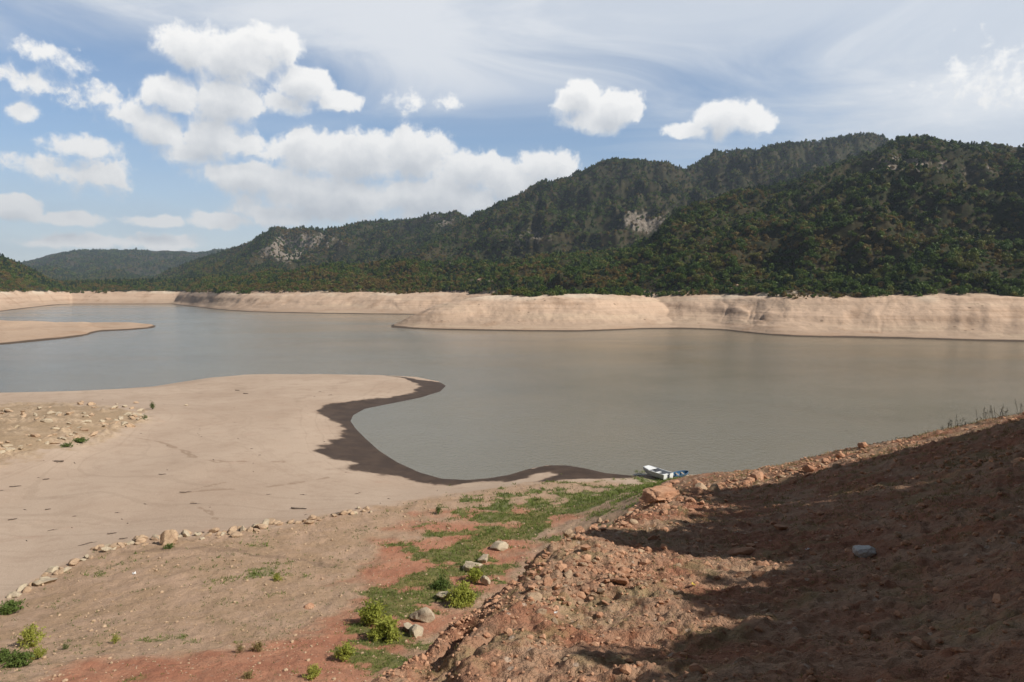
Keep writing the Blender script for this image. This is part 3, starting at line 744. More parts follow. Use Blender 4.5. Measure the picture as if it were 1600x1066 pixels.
# the largest in view become objects
seen_rank = (scl / r) * np.where((xp > -20) & (xp < 1620), 1, 0)
# hide those masked by a nearer tree row: prefer the front edge of the wood
front = np.zeros(len(r), bool)
cand = np.argsort(-seen_rank)
cells = {}
for i in cand:
    kcell = int(xp[i] // 12)
    if cells.get(kcell, 0) < 4 and z[i] < 60:
        cells[kcell] = cells.get(kcell, 0) + 1; front[i] = True
    if front.sum() >= 285: break
def forest_points(sel):
    me = bpy.data.meshes.new('forest')
    pts = np.stack([X[sel], Y[sel], z[sel] - .25], -1).astype(np.float32)
    me.vertices.add(len(pts)); me.vertices.foreach_set('co', pts.ravel())
    base = np.array([kinds_idx['oak'][0], kinds_idx['olive'][0], kinds_idx['brown'][0], kinds_idx['pine'][0]])
    a = me.attributes.new('pick', 'INT', 'POINT'); a.data.foreach_set('value', (base[kk[sel]] + var[sel]).astype(np.int32))
    a = me.attributes.new('spin', 'FLOAT', 'POINT'); a.data.foreach_set('value', spin[sel].astype(np.float32))
    a = me.attributes.new('size', 'FLOAT', 'POINT'); a.data.foreach_set('value', scl[sel].astype(np.float32))
    return me
def scatter_nodes(name, coll):
    ng = bpy.data.node_groups.new(name, 'GeometryNodeTree')
    ng.interface.new_socket('Geometry', in_out='INPUT', socket_type='NodeSocketGeometry')
    ng.interface.new_socket('Geometry', in_out='OUTPUT', socket_type='NodeSocketGeometry')
    nt = NT(ng)
    gi = nt.n('NodeGroupInput'); go = nt.n('NodeGroupOutput')
    ci = nt.n('GeometryNodeCollectionInfo'); ci.inputs['Collection'].default_value = coll
    ci.inputs['Separate Children'].default_value = True; ci.inputs['Reset Children'].default_value = True
    ip = nt.n('GeometryNodeInstanceOnPoints'); ip.inputs['Pick Instance'].default_value = True
    def na(nm, ty):
        nd = nt.n('GeometryNodeInputNamedAttribute', {'data_type': ty}); nd.inputs['Name'].default_value = nm
        return [o_ for o_ in nd.outputs if o_.enabled and o_.name == 'Attribute'][0]
    nt.L(gi.outputs[0], ip.inputs['Points']); nt.L(ci.outputs[0], ip.inputs['Instance'])
    nt.L(na('pick', 'INT'), ip.inputs['Instance Index'])
    cx = nt.n('ShaderNodeCombineXYZ'); nt.L(na('spin', 'FLOAT'), cx.inputs[2])
    try:
        e2r = nt.n('FunctionNodeEulerToRotation'); nt.L(cx.outputs[0], e2r.inputs[0]); nt.L(e2r.outputs[0], ip.inputs['Rotation'])
    except Exception: nt.L(cx.outputs[0], ip.inputs['Rotation'])
    nt.L(na('size', 'FLOAT'), ip.inputs['Scale'])
    nt.L(ip.outputs[0], go.inputs[0])
    return ng
fo = link('forest', forest_points(~front)); tag(fo, 'green and brown wooded cover over the hills beyond the lake', 'forest', kind='stuff')
md = fo.modifiers.new('scatter', 'NODES'); md.node_group = scatter_nodes('forest_scatter', protos)
print('forest', (~front).sum(), 'front', front.sum())

TREE_KIND = ['broadleaf_tree', 'olive_tree', 'brown_tree', 'pine_tree']
TREE_DESC = ['dark green rounded tree', 'olive green bushy tree', 'brown dry leaved tree', 'narrow dark pine tree']
tm = {}
for k_ in range(4):
    for v_ in range(3):
        if k_ == 3: cm = crown_pine(rngT, 240, 3.3, 2.4, 9.0, .7); tk = trunk_mesh(rngT, 9, .2, 0, 6)
        else: cm = crown_broad(rngT, 340, 3.6, rngT.uniform(4.4, 5.8), .4, .58); tk = trunk_mesh(rngT, 2.6, .22, 4, 6)
        tm[k_, v_] = (new_mesh('crown', *cm, M[['oak', 'olive', 'brown', 'pine'][k_]]), new_mesh('trunk', *tk, M['bark'], True))
for i in np.nonzero(front)[0]:
    k_ = int(kk[i])
    where = 'above the far bank behind the left inlet' if False else ('on the wooded shore behind the low foothill' if xp[i] < 300 else 'along the top of the bare bank facing the bay' if xp[i] < 620 else 'behind the bare rounded promontory' if xp[i] < 1130 else 'above the bare bank under the tallest dark hillside')
    root = link(TREE_KIND[k_], None, None, (X[i], Y[i], z[i] - .2), (0, 0, float(spin[i])), [scl[i] * 1.05] * 3)
    tag(root, '%s %s' % (TREE_DESC[k_], where), 'tree', '%ss %s' % (TREE_DESC[k_], where))
    cm, tk = tm[k_, int(var[i])]
    link('crown', cm, root); link('trunk', tk, root)

# ================================================================== ROCKS
def rock_mesh(name, mat, seed, sub=3, cuts=9, flat=.8, rough=.11):
    rg = np.random.default_rng(seed)
    bm = bmesh.new(); bmesh.ops.create_icosphere(bm, subdivisions=sub, radius=1.0)
    bm.verts.ensure_lookup_table()
    co = np.array([v.co[:] for v in bm.verts])
    for k in range(cuts):
        d = rg.normal(size=3); d /= np.linalg.norm(d)
        c = rg.uniform(.50, .82)
        e = co @ d - c
        co = co - np.where(e > 0, e, 0)[:, None] * d[None] * .96
    n = fbm(co[:, 0] * 2.2 + co[:, 2] * 1.3, co[:, 1] * 2.2 - co[:, 2] * 1.7, seed, 4)
    co = co * (1 + n * rough)[:, None]
    co *= np.array([1, rg.uniform(.7, .95), flat * rg.uniform(.75, 1.0)])
    co /= np.abs(co[:, :2]).max()
    for v, c in zip(bm.verts, co): v.co = c
    me = bpy.data.meshes.new(name); bm.to_mesh(me); bm.free()
    me.materials.append(mat)
    me.polygons.foreach_set('use_smooth', np.ones(len(me.polygons), bool))
    me.set_sharp_from_angle(angle=R(24))
    return me
RK = {k: [rock_mesh('stone', M[k], 100 + 13 * i + j * 7) for i in range(7)] for j, k in enumerate(['redrock', 'tanrock', 'palerock'])}
def put_rock(name, kind, px, py, wpx, label, group=None, asp=1.0, hgt=1.0, rmin=2.0, tilt=.25, cat='rock', var=None, me=None, rot=None, sink=.28):
    p = hitz(px, py, rmin)
    X_, Y_ = float(p[0]), float(p[1]); z_ = gz(X_, Y_)
    dist = Y_ * CP - (z_ - H) * SP
    s = wpx / F * dist * .5
    me = me or RK[kind][random.randrange(7) if var is None else var]
    o = link(name, me, None, (X_, Y_, z_ + s * hgt * (.62 - 2 * sink * .62)), (random.uniform(-tilt, tilt), random.uniform(-tilt, tilt), rot if rot is not None else random.uniform(0, 6.28)), (s * asp, s, s * hgt))
    tag(o, label, cat, group)
    return o
# notable stones
big = rock_mesh('stone', M['tanrock'], 901, 4, 8, 1.0, .16)
put_rock('boulder', 'tanrock', 264, 850, 27, 'tall pale squarish boulder, biggest of the stone row at the beach edge', None, .95, 1.15, 24, .1, 'boulder', me=big, sink=.05)
put_rock('boulder', 'tanrock', 220, 846, 20, 'round tan boulder beside the biggest stone of the beach edge row', None, 1, .9, 24, .2, 'boulder')
put_rock('boulder', 'palerock', 68, 912, 32, 'long pale slab lying at the near end of the stone row', None, 1.2, .7, 24, .1, 'boulder', rot=.6)
put_rock('boulder', 'tanrock', 42, 925, 18, 'tan block beside the long pale slab of the stone row', None, 1, 1.1, 24, .2, 'boulder')
put_rock('boulder', 'tanrock', 8, 948, 18, 'flat tan stone lying in weeds at the very end of the stone row', None, 1.1, .6, 24, .1, 'boulder')
grey = rock_mesh('stone', M['greyrock'], 77, 4, 7, .8, .14)
put_rock('boulder', 'greyrock', 1347, 868, 43, 'lone pale grey boulder in the shaded red slope', None, 1.05, .75, 2, .1, 'boulder', me=grey, sink=.12)
slab = rock_mesh('stone', M['redrock'], 555, 4, 11, .62, .17)
put_rock('boulder', 'redrock', 1032, 786, 58, 'largest pinkish boulder, a flat topped block on the rubble crest', None, 1.15, .8, 2, .1, 'boulder', me=slab, rot=.3, sink=.12)
put_rock('boulder', 'redrock', 1041, 767, 20, 'rust brown leaning boulder just behind the largest pinkish block', None, 1, 1.2, 2, .3, 'boulder', sink=.1)
put_rock('boulder', 'redrock', 1091, 761, 20, 'round orange boulder on the rubble crest among smaller stones', None, 1, 1, 2, .2, 'boulder', sink=.1)
put_rock('boulder', 'redrock', 1054, 755, 20, 'curved pale stone lying on the green slope below the white boat', None, 1.2, .5, 2, .2, 'boulder')
put_rock('boulder', 'tanrock', 887, 845, 22, 'cream angular boulder alone on the dark red edge of the slope', None, .9, 1.1, 2, .3, 'boulder', sink=.1)
put_rock('boulder', 'redrock', 1160, 864, 38, 'wide low reddish boulder half sunk at the edge of the shade', None, 1.3, .7, 2, .1, 'boulder', rot=.1)
put_rock('boulder', 'redrock', 1349, 701, 19, 'tall brown boulder standing on the skyline of the slope', None, .9, 1.1, 2, .2, 'boulder', sink=.1)
put_rock('boulder', 'redrock', 482, 950, 18, 'lone rust red stone out on the bare field', None, 1.1, .7, 24, .1, 'boulder')
put_rock('boulder', 'redrock', 657, 1027, 14, 'small orange cube of stone on the gully edge', None, 1, 1, 2, .3, 'boulder', sink=.1)
put_rock('boulder', 'palerock', 291, 634, 6, 'single white stone out on the open sand', None, 1, .8, 24, .2, 'boulder', sink=.05)
# cream rocks in the green hollow
for (px, py, w, h, lab) in [(660, 968, 40, 1.0, 'large cream rock with a notched top beside the biggest green bush'), (650, 992, 34, .9, 'cream rock lowest in the hollow against the gully edge'),
                            (693, 936, 30, .75, 'cream rock leaning between two bright bushes'), (739, 890, 28, .9, 'cream rock with a deep shadow in the middle of the green hollow'),
                            (756, 877, 26, .9, 'bright yellowish cream rock topping the row in the hollow'), (782, 857, 26, .7, 'flat cream rock farthest up the green hollow'),
                            (757, 914, 20, 1.2, 'pointed tan rock behind the second bush'), (730, 892, 22, .8, 'low cream rock tucked below its deep shadowed neighbour'), (640, 985, 24, .8, 'weathered cream rock beside the notched one')]:
    put_rock('boulder', 'palerock', px, py, w * 1.05, lab, 'cream rocks in the green hollow', 1.15, h * .9, 22, .25, 'boulder', sink=.12)
# row of stones between beach and field
for i in range(104):
    t = (i % 52) / 51
    xx = 20 + t * 560 + random.uniform(-6, 6)
    if abs(xx - 265) < 16: continue
    yy = float(np.interp(xx, [p[0] for p in stone_line_px], [p[1] for p in stone_line_px])) + random.uniform(-4, 5) + (4 if i > 51 else 0)
    if xx > 420 and random.random() < .35: continue
    put_rock('row_stone', random.choice(['tanrock', 'tanrock', 'tanrock', 'palerock']), xx, yy, random.uniform(9, 20) * (1 if xx < 450 else .75), 'one of the smaller tan stones in the row along the beach edge', 'small stones of the beach edge row', random.uniform(.9, 1.3), random.uniform(.6, 1.0), 24, .4, 'stone')
# outcrop on the spit
for i in range(120):
    xx = random.uniform(0, 232); c = 700 - xx * .22 if random.random() < .5 else 645 + abs(xx - 130) * .05
    yy = c + random.gauss(0, 9)
    put_rock('outcrop_rock', random.choice(['palerock', 'tanrock']), xx, yy, random.uniform(4, 12), 'pale broken rock of the low outcrop on the sand spit', 'broken rocks of the spit outcrop', random.uniform(1, 1.8), random.uniform(.5, .9), 24, .35, 'rock')
# rubble on the crest and on the slope
crest_px = [(640, 1045), (720, 975), (760, 945), (800, 912), (830, 882), (870, 850), (900, 832), (950, 812), (1000, 795), (1060, 775), (1120, 762), (1200, 745), (1270, 728), (1340, 710)]
n = 0
while n < 140:
    xx = random.uniform(790, 1340); yy = float(np.interp(xx, [p[0] for p in crest_px], [p[1] for p in crest_px])) + abs(random.gauss(0, 13)) - 3
    put_rock('crest_rock', random.choice(['redrock', 'redrock', 'tanrock']), xx, yy, min(30, 6 + random.expovariate(.18)), 'reddish broken rock in the rubble along the crest of the slope', 'rubble rocks on the slope crest', random.uniform(.9, 1.4), random.uniform(.6, 1.0), 2, .5, 'rock')
    n += 1
n = 0
while n < 210:
    if n < 130: xx = random.gauss(930, 75); yy = 900 + random.gauss(0, 24) - (xx - 930) * .12
    else: xx = random.uniform(720, 1420); yy = random.uniform(830, 1050)
    if yy < np.interp(xx, [p[0] for p in crest_px], [p[1] for p in crest_px]) + 12: continue
    put_rock('slope_rock', random.choice(['redrock', 'redrock', 'tanrock']), xx, yy, min(26, 6 + random.expovariate(.22)), 'loose reddish rock scattered over the sunlit near slope', 'loose rocks on the near slope', random.uniform(.9, 1.4), random.uniform(.55, .95), 2, .5, 'rock')
    n += 1

def far_hit(px, py):
    d = ray(px, py); h = math.hypot(d[0], d[1]); r_ = np.exp(np.linspace(math.log(420), math.log(3000), 900))
    Xr = d[0] / h * r_; Yr = d[1] / h * r_; g_ = far_lookup(Xr, Yr, Zf)
    b_ = np.nonzero(H + d[2] / h * r_ <= g_)[0]
    return None if not len(b_) else (Xr[b_[0]], Yr[b_[0]], g_[b_[0]])
for (px, py, w_, n_, lab) in [(570, 451, 9, 3, 'pale rock face at the wood edge above the far bank'), (752, 444, 14, 5, 'grey white rocks among the trees behind the promontory'), (1150, 452, 12, 3, 'pale rocks on the wood edge above the far bank'), (1372, 268, 14, 3, 'pinkish rock outcrop high on the dark hillside')]:
    for q in range(n_):
        p = far_hit(px + random.uniform(-1, 1) * w_ * 1.3, py + random.uniform(-1, 1) * w_ * .35)
        if p is None: continue
        sz = w_ * .30 / F * p[1] * random.uniform(.6, 1.2)
        o = link('rock_outcrop', RK[random.choice(['palerock', 'tanrock'])][random.randrange(7)], None, (p[0], p[1], p[2] + sz * .5), (random.uniform(-.3, .3), random.uniform(-.3, .3), random.uniform(0, 6)), (sz * 1.3, sz, sz * random.uniform(.8, 1.2)))
        tag(o, lab, 'rock', lab)
# small stones: one mass
def lowrock(rg):
    v = np.array([(1, 0, 0), (-1, 0, 0), (0, 1, 0), (0, -1, 0), (0, 0, 1), (0, 0, -1)], float)
    f = np.array([(0, 2, 4), (2, 1, 4), (1, 3, 4), (3, 0, 4), (2, 0, 5), (1, 2, 5), (3, 1, 5), (0, 3, 5)])
    bm = bmesh.new(); bmesh.ops.create_icosphere(bm, subdivisions=1, radius=1)
    co = np.array([v_.co[:] for v_ in bm.verts]); fc = np.array([[v_.index for v_ in f_.verts] for f_ in bm.faces]); bm.free()
    co *= rg.uniform(.6, 1.15, (len(co), 1))
    return co, fc
def scatter_small(name, mat, XY, size, label, flat=.65, sink=.3, seed=1):
    rg = np.random.default_rng(seed); pro = [lowrock(rg) for _ in range(24)]
    Z_ = ground_z(XY[:, 0], XY[:, 1])
    vs, fs, n_ = [], [], 0
    for (x_, y_), z_, s_ in zip(XY, Z_, size):
        co, fc = pro[rg.integers(24)]
        a = rg.uniform(0, 6.28); ca_, sa_ = math.cos(a), math.sin(a)
        c = co * np.array([s_, s_ * rg.uniform(.7, 1), s_ * flat])
        c = np.stack([c[:, 0] * ca_ - c[:, 1] * sa_ + x_, c[:, 0] * sa_ + c[:, 1] * ca_ + y_, c[:, 2] + z_ + s_ * flat * (1 - 2 * sink)], -1)
        vs.append(c); fs.append(fc + n_); n_ += len(c)
    o = link(name, new_mesh(name, np.concatenate(vs), np.concatenate(fs), mat))
    return tag(o, label, name.replace('_', ' '), kind='stuff')
def sample_polar(n, t0, t1, r0, r1, rg):
    t = rg.uniform(t0, t1, n); r = np.exp(rg.uniform(math.log(r0), math.log(r1), n))
    return np.c_[r * np.sin(t), r * np.cos(t)]
rg = np.random.default_rng(33)
XY = sample_polar(60000, -.25, .72, 5, 60, rg); mm = masks(XY[:, 0], XY[:, 1])
clump = fbm(XY[:, 0] * .5, XY[:, 1] * .5, 501, 4)
pxx, pyy = px_of(XY[:, 0], XY[:, 1], ground_z(XY[:, 0], XY[:, 1], mm))
ridge = np.exp(-((pxx - 930) / 130) ** 2 - ((pyy - 895 + (pxx - 930) * .12) / 45) ** 2) + np.exp(-((pyy - np.interp(pxx, [p[0] for p in crest_px], [p[1] for p in crest_px])) / 16) ** 2)
k = (mm['slope'] > .5) & (rg.uniform(0, 1, len(XY)) < .05 + .60 * np.clip(ridge, 0, 1) * (.4 + .6 * sstep(-.2, .5, clump)) + .16 * sstep(.2, .7, clump))
XY = XY[k]; rr_ = np.hypot(XY[:, 0], XY[:, 1])
scatter_small('rubble', M['redrock'], XY, np.clip(.0017 * rr_ * rg.exponential(1, len(XY)) + .015, .015, .16), 'small reddish rubble and clods strewn over the slope')
XY = sample_polar(14000, -.75, .1, 22, 95, rg); mm = masks(XY[:, 0], XY[:, 1])
k = (mm['inner'] > .5) & (rg.uniform(0, 1, len(XY)) < .25 + .5 * sstep(0, .6, fbm(XY[:, 0] * .15, XY[:, 1] * .15, 511, 4)))
XY = XY[k]; rr_ = np.hypot(XY[:, 0], XY[:, 1])
scatter_small('gravel', M['tanrock'], XY, np.clip(.0007 * rr_ * rg.exponential(1, len(XY)) + .015, .015, .16), 'pale gravel and small stones lying over the bare field', seed=3)

# ================================================================== GRASS, BUSHES, WEEDS
def blades(XY, h, w, n, mat, name, label, rg, lean=.5):
    Z_ = ground_z(XY[:, 0], XY[:, 1])
    N_ = len(XY)
    base = np.repeat(np.c_[XY, Z_ - .02], n, 0) + np.c_[rg.normal(size=(N_ * n, 2)) * np.repeat(h, n)[:, None] * .5, np.zeros(N_ * n)]
    hh = np.repeat(h, n) * rg.uniform(.5, 1.2, N_ * n)
    an = rg.uniform(0, 6.283, N_ * n); d = np.c_[np.cos(an), np.sin(an), np.zeros(N_ * n)]
    ln = rg.uniform(.1, lean, N_ * n); a2 = rg.uniform(0, 6.283, N_ * n)
    tip = base + np.c_[np.cos(a2) * ln * hh, np.sin(a2) * ln * hh, hh]
    ww = (w * np.repeat(h, n))[:, None]
    v = np.stack([base - d * ww, base + d * ww, tip + d * ww * .25, tip - d * ww * .25], 1).reshape(-1, 3)
    o = link(name, new_mesh(name, v, np.arange(len(v)).reshape(-1, 4), mat))
    return tag(o, label, name.replace('_', ' '), kind='stuff')
XY = sample_polar(150000, -.75, .65, 20, 100, rg); mm = masks(XY[:, 0], XY[:, 1])
k = rg.uniform(0, 1, len(XY)) < np.clip(mm['grass'] * 1.25 - .15, 0, 1) * .9 * (.45 + .55 * sstep(-.3, .5, fbm(XY[:, 0] * .7, XY[:, 1] * .7, 541, 4)))
XY = XY[k]; hs = np.clip(np.hypot(XY[:, 0], XY[:, 1]) * .0032, .06, .26) * rg.uniform(.6, 1.3, len(XY))
blades(XY, hs, .16, 5, M['grass'], 'grass', 'short green grass growing in the damp hollow', rg, 1.2)
XY = sample_polar(52000, -.2, .75, 4.5, 60, rg); mm = masks(XY[:, 0], XY[:, 1])
k = (mm['slope'] > .5) & (rg.uniform(0, 1, len(XY)) < .15 + .85 * sstep(0, .5, fbm(XY[:, 0] * .45, XY[:, 1] * .45, 521, 4)))
XY = XY[k]; hs = np.clip(np.hypot(XY[:, 0], XY[:, 1]) * .0032, .03, .13) * rg.uniform(.6, 1.3, len(XY))
blades(XY, hs, .12, 5, M['straw'], 'dry_grass', 'thin straw coloured grass over the red slope', rg, 1.4)
XY = sample_polar(26000, -.75, .3, 22, 90, rg); mm = masks(XY[:, 0], XY[:, 1])
k = (mm['inner'] > .5) & (rg.uniform(0, 1, len(XY)) < .08 + .5 * sstep(.1, .6, fbm(XY[:, 0] * .2, XY[:, 1] * .2, 531, 4)))
XY = XY[k]; hs = np.clip(np.hypot(XY[:, 0], XY[:, 1]) * .0025, .05, .16) * rg.uniform(.5, 1.3, len(XY))
blades(XY, hs, .14, 5, M['dkbush'], 'low_weeds', 'sparse low green weeds dotted over the bare field', rg, 1.2)

def bush(px, py, wpx, hpx, mat, label, name='bush', group=None, nleaf=700, rmin=22, cat='bush'):
    p = hitz(px, py, rmin); X_, Y_ = float(p[0]), float(p[1]); z_ = gz(X_, Y_)
    dist = Y_ * CP - (z_ - H) * SP
    W_ = wpx / F * dist; Hh = hpx / F * dist
    g = np.random.default_rng(int(px * 7 + py))
    root = link(name, None, None, (X_, Y_, z_)); tag(root, label, cat, group)
    # stems fan out from the foot, leaves sit along them
    ns = 44; nleaf = int(nleaf * 1.7)
    an = g.uniform(0, 6.283, ns); el = g.uniform(.25, 1.4, ns); ln = g.uniform(.65, 1.05, ns)
    tips = np.c_[np.cos(an) * np.cos(el) * W_ * .55, np.sin(an) * np.cos(el) * W_ * .55, np.sin(el) * Hh] * ln[:, None]
    sv, sf = [], []
    for tpt in tips:
        b0 = len(sv); d = np.cross(tpt, (0, 0, 1.0)); d = d / (np.linalg.norm(d) + 1e-6) * W_ * .008
        sv += [-d, d, tpt + d * .3, tpt - d * .3]; sf.append((b0, b0 + 1, b0 + 2, b0 + 3))
    link('stems', new_mesh('stems', np.array(sv), np.array(sf), M['stalk'] if mat != 'drybush' else M['drybush']), root)
    i = g.integers(0, ns, nleaf); t = g.uniform(.25, 1.0, nleaf) ** .7
    c = tips[i] * t[:, None] + g.normal(size=(nleaf, 3)) * np.array([W_, W_, Hh]) * .055
    c[:, 2] = np.maximum(c[:, 2], .03)
    v, f = quads(c, W_ * .038, g, .3, 1.3)
    link('foliage', new_mesh('foliage', v, f, M[mat]), root)
    return root
bush(585, 975, 52, 42, 'bush', 'tall upper half of the biggest bright green bush pair in the hollow', nleaf=900)
bush(603, 999, 60, 34, 'bush', 'low front half of the biggest bright green bush pair in the hollow', nleaf=900)
bush(722, 945, 58, 36, 'bush', 'wide bright green bush against the gully edge, beside cream rocks', nleaf=900)
bush(742, 908, 34, 24, 'bush', 'small bright green bush farthest up, in front of the pointed rock')
bush(538, 1032, 40, 30, 'bush', 'compact bright green bush standing alone below the biggest pair')
bush(489, 1060, 30, 22, 'bush', 'bright green bush nearest the bottom edge of the picture')
bush(690, 920, 34, 18, 'dkbush', 'low darker bush behind the wide one')
bush(48, 1010, 40, 34, 'bush', 'yellow green bush with loose stems at the corner of the field')
bush(30, 1040, 46, 26, 'dkbush', 'darker sprawling bush under the yellow green corner one')
bush(10, 1035, 34, 24, 'dkbush', 'dark bush cut by the edge of the picture')
bush(60, 1030, 30, 22, 'bush', 'small yellow green bush beside the sprawling dark one', nleaf=400)
bush(181, 1004, 18, 16, 'bush', 'small upright green weed clump alone on the pale field', nleaf=350)
bush(102, 1015, 14, 12, 'dkbush', 'small dark green weed clump on the field', nleaf=250)
bush(433, 907, 20, 14, 'bush', 'small bright clump at the end of the faint weed strip', nleaf=350)
bush(388, 1060, 24, 14, 'drybush', 'dry straw bush at the edge of the bare red patch', nleaf=350)
bush(403, 1018, 26, 18, 'drybush', 'dry yellow bush above the bare red patch', nleaf=400)
bush(375, 1020, 18, 16, 'drybush', 'small dry bush beside the dry yellow one', nleaf=300)
bush(238, 640, 12, 14, 'dkbush', 'green shrub at the end of the outcrop on the spit', nleaf=300)
bush(226, 657, 12, 10, 'dkbush', 'second green shrub below the end of the outcrop', nleaf=250)
bush(127, 692, 26, 9, 'dkbush', 'dark green shrub along the foot of the outcrop', nleaf=350)
bush(105, 698, 20, 8, 'dkbush', 'thin green shrub beside the dark one at the outcrop foot', nleaf=250)
bush(685, 803, 18, 14, 'dkbush', 'dark green clump on the bare ground above the swale', nleaf=300)
bush(15, 958, 44, 22, 'dkbush', 'dark weeds around the end stone of the row', nleaf=500)
bush(265, 857, 20, 8, 'dkbush', 'grass clump at the foot of the tallest boulder', nleaf=250)

def stalk_plant(px, Y_, hpx, lab, seed):
    g = np.random.default_rng(seed)
    d = ray(px, 600); X_ = d[0] / d[1] * Y_; z_ = gz(X_, Y_); hm = hpx / F * Y_
    root = link('weed_stalk', None, None, (X_, Y_, z_)); tag(root, lab, 'weed', 'bare weed stalks on the skyline of the slope')
    sv, sf = [], []; hv, hf = [], []
    for q in range(g.integers(2, 5)):
        o_ = np.r_[g.normal(size=2) * hm * .25, 0]; tp = o_ + np.r_[g.normal(size=2) * hm * .15, hm * g.uniform(.6, 1.05)]
        for side in (np.array([.012, 0, 0]), np.array([0, .012, 0])):
            b0 = len(sv); sv += [o_ - side, o_ + side, tp + side * .6, tp - side * .6]; sf.append((b0, b0 + 1, b0 + 2, b0 + 3))
        cc = o_ + (tp - o_) * g.uniform(.45, 1, 9)[:, None] + g.normal(size=(9, 3)) * .035
        v, f = quads(cc, .03, g); hf.append(f + sum(len(a) for a in hv)); hv.append(v)
    link('stem', new_mesh('stem', np.array(sv), np.array(sf), M['stalk']), root)
    link('seed_head', new_mesh('seed_head', np.concatenate(hv), np.concatenate(hf), M['stalk']), root)
for i, (px, Y_, hp) in enumerate([(1405, 49, 8), (1450, 46.5, 10), (1476, 44.8, 12), (1484, 44.3, 13), (1494, 43.6, 18), (1500, 43, 20), (1513, 42.2, 10), (1532, 41, 12), (1541, 40.3, 20), (1548, 40, 22), (1558, 39.2, 18), (1568, 38.4, 22), (1585, 37.2, 22), (1592, 36.6, 26)]):
    stalk_plant(px, Y_, hp, 'bare dark weed stalk standing on the shaded skyline of the slope', 900 + i)

# driftwood
def stick(px, py, lpx, ang, lab, thick=.05, rmin=22):
    p = hitz(px, py, rmin); X_, Y_ = float(p[0]), float(p[1])
    L_ = lpx / F * Y_; g = np.random.default_rng(int(px + py * 3)); K = 7
    V_, F_ = [], []
    for i in range(K):
        t = i / (K - 1) - .5
        c = np.array([t * L_, math.sin(t * 5) * L_ * .06, .04 + abs(t) * L_ * .05 + g.normal() * .01]); rad = thick * (1.1 - abs(t + .2))
        for j in range(6):
            a = j * math.pi / 3; V_.append(c + np.array([0, math.cos(a) * rad, math.sin(a) * rad]))
    for i in range(K - 1):
        for j in range(6): F_.append((i * 6 + j, i * 6 + (j + 1) % 6, (i + 1) * 6 + (j + 1) % 6, (i + 1) * 6 + j))
    b0 = len(V_); c = np.array([L_ * .1, 0, .06]); e = c + np.array([L_ * .18, L_ * .15, L_ * .12]); q = np.array([0, 0, thick * .5]); w = np.array([thick * .5, 0, 0])
    V_ += [c - q, c + w, e + w * .3, e - q * .3]; F_.append((b0, b0 + 1, b0 + 2, b0 + 3))
    o = link('driftwood', new_mesh('driftwood', np.array(V_), np.array(F_), M['drift'], True), None, (X_, Y_, gz(X_, Y_) + .02), (0, 0, ang))
    tag(o, lab, 'driftwood')
for a in [(467, 795, 26, -.25, 'longest driftwood stick on the sand above the stone row', .10), (20, 813, 12, .5, 'driftwood stick on the sand at the edge of the picture', .07), (175, 834, 13, .35, 'thin driftwood stick lying just above the stone row', .06),
          (193, 842, 12, .3, 'second thin stick nearest the stone row', .05), (92, 722, 14, .1, 'dark driftwood lump below the outcrop foot', .18), (72, 750, 9, .6, 'short dark stick below the outcrop lump', .10),
          (24, 761, 16, .3, 'thin stick on the sand near the edge below the outcrop', .06), (371, 610, 8, -.4, 'dark stick near the far water edge of the spit', .12), (384, 615, 8, -.2, 'second dark stick near the far water edge of the spit', .12),
          (254, 742, 12, 0, 'thin stick in the middle of the open sand', .05), (312, 833, 14, .5, 'black branch lying in the stone row', .12), (371, 830, 12, 1.2, 'black branch sticking up from the stone row end', .12), (524, 804, 16, .8, 'tangled dark branch at the far end of the stone row', .13),
          (290, 770, 18, .02, 'faint stick at the start of the dark drainage line', .05), (75, 797, 8, .3, 'short stick on the sand above the slab end', .06)]:
    stick(*a)
# twigs too small to tell apart
rg = np.random.default_rng(44)
tv, tf = [], []
for q in range(80):
    px = rg.uniform(0, 700); py = rg.uniform(600, 880)
    p = gpt(px, py, 2.0)
    if land(np.array([p[0]]), np.array([p[1]]))[0] < 6 or sdist(*[np.array([float(v)]) for v in ab(p[0], p[1])], P_in)[0] > -.02: continue
    z_ = gz(p[0], p[1]); L_ = rg.exponential(.22) + .12; a = rg.normal() * .5; th_ = .03 + L_ * .05
    d = np.array([math.cos(a), math.sin(a), 0]) * L_; e = np.array([-math.sin(a), math.cos(a), 0]) * th_; c = np.array([p[0], p[1], z_ + .01]); u_ = np.array([0, 0, th_ * 1.6]); b0 = len(tv)
    tv += [c - d - e * .4, c - d + e * .4, c + e + d * .2, c - e + d * .2, c - d * .8 + u_ * .6, c + u_ + d * .1, c + d + u_ * .4]
    tf += [(b0, b0 + 3, b0 + 5, b0 + 4), (b0 + 1, b0 + 4, b0 + 5, b0 + 2), (b0 + 3, b0 + 6, b0 + 2, b0 + 5), (b0, b0 + 4, b0 + 1, b0 + 1)]
tf = [f for f in tf if len(set(f)) == 4]
tag(link('debris', new_mesh('debris', np.array(tv), np.array(tf), M['drift'])), 'tiny twigs and dark debris scattered over the dry sand', 'debris', kind='stuff')
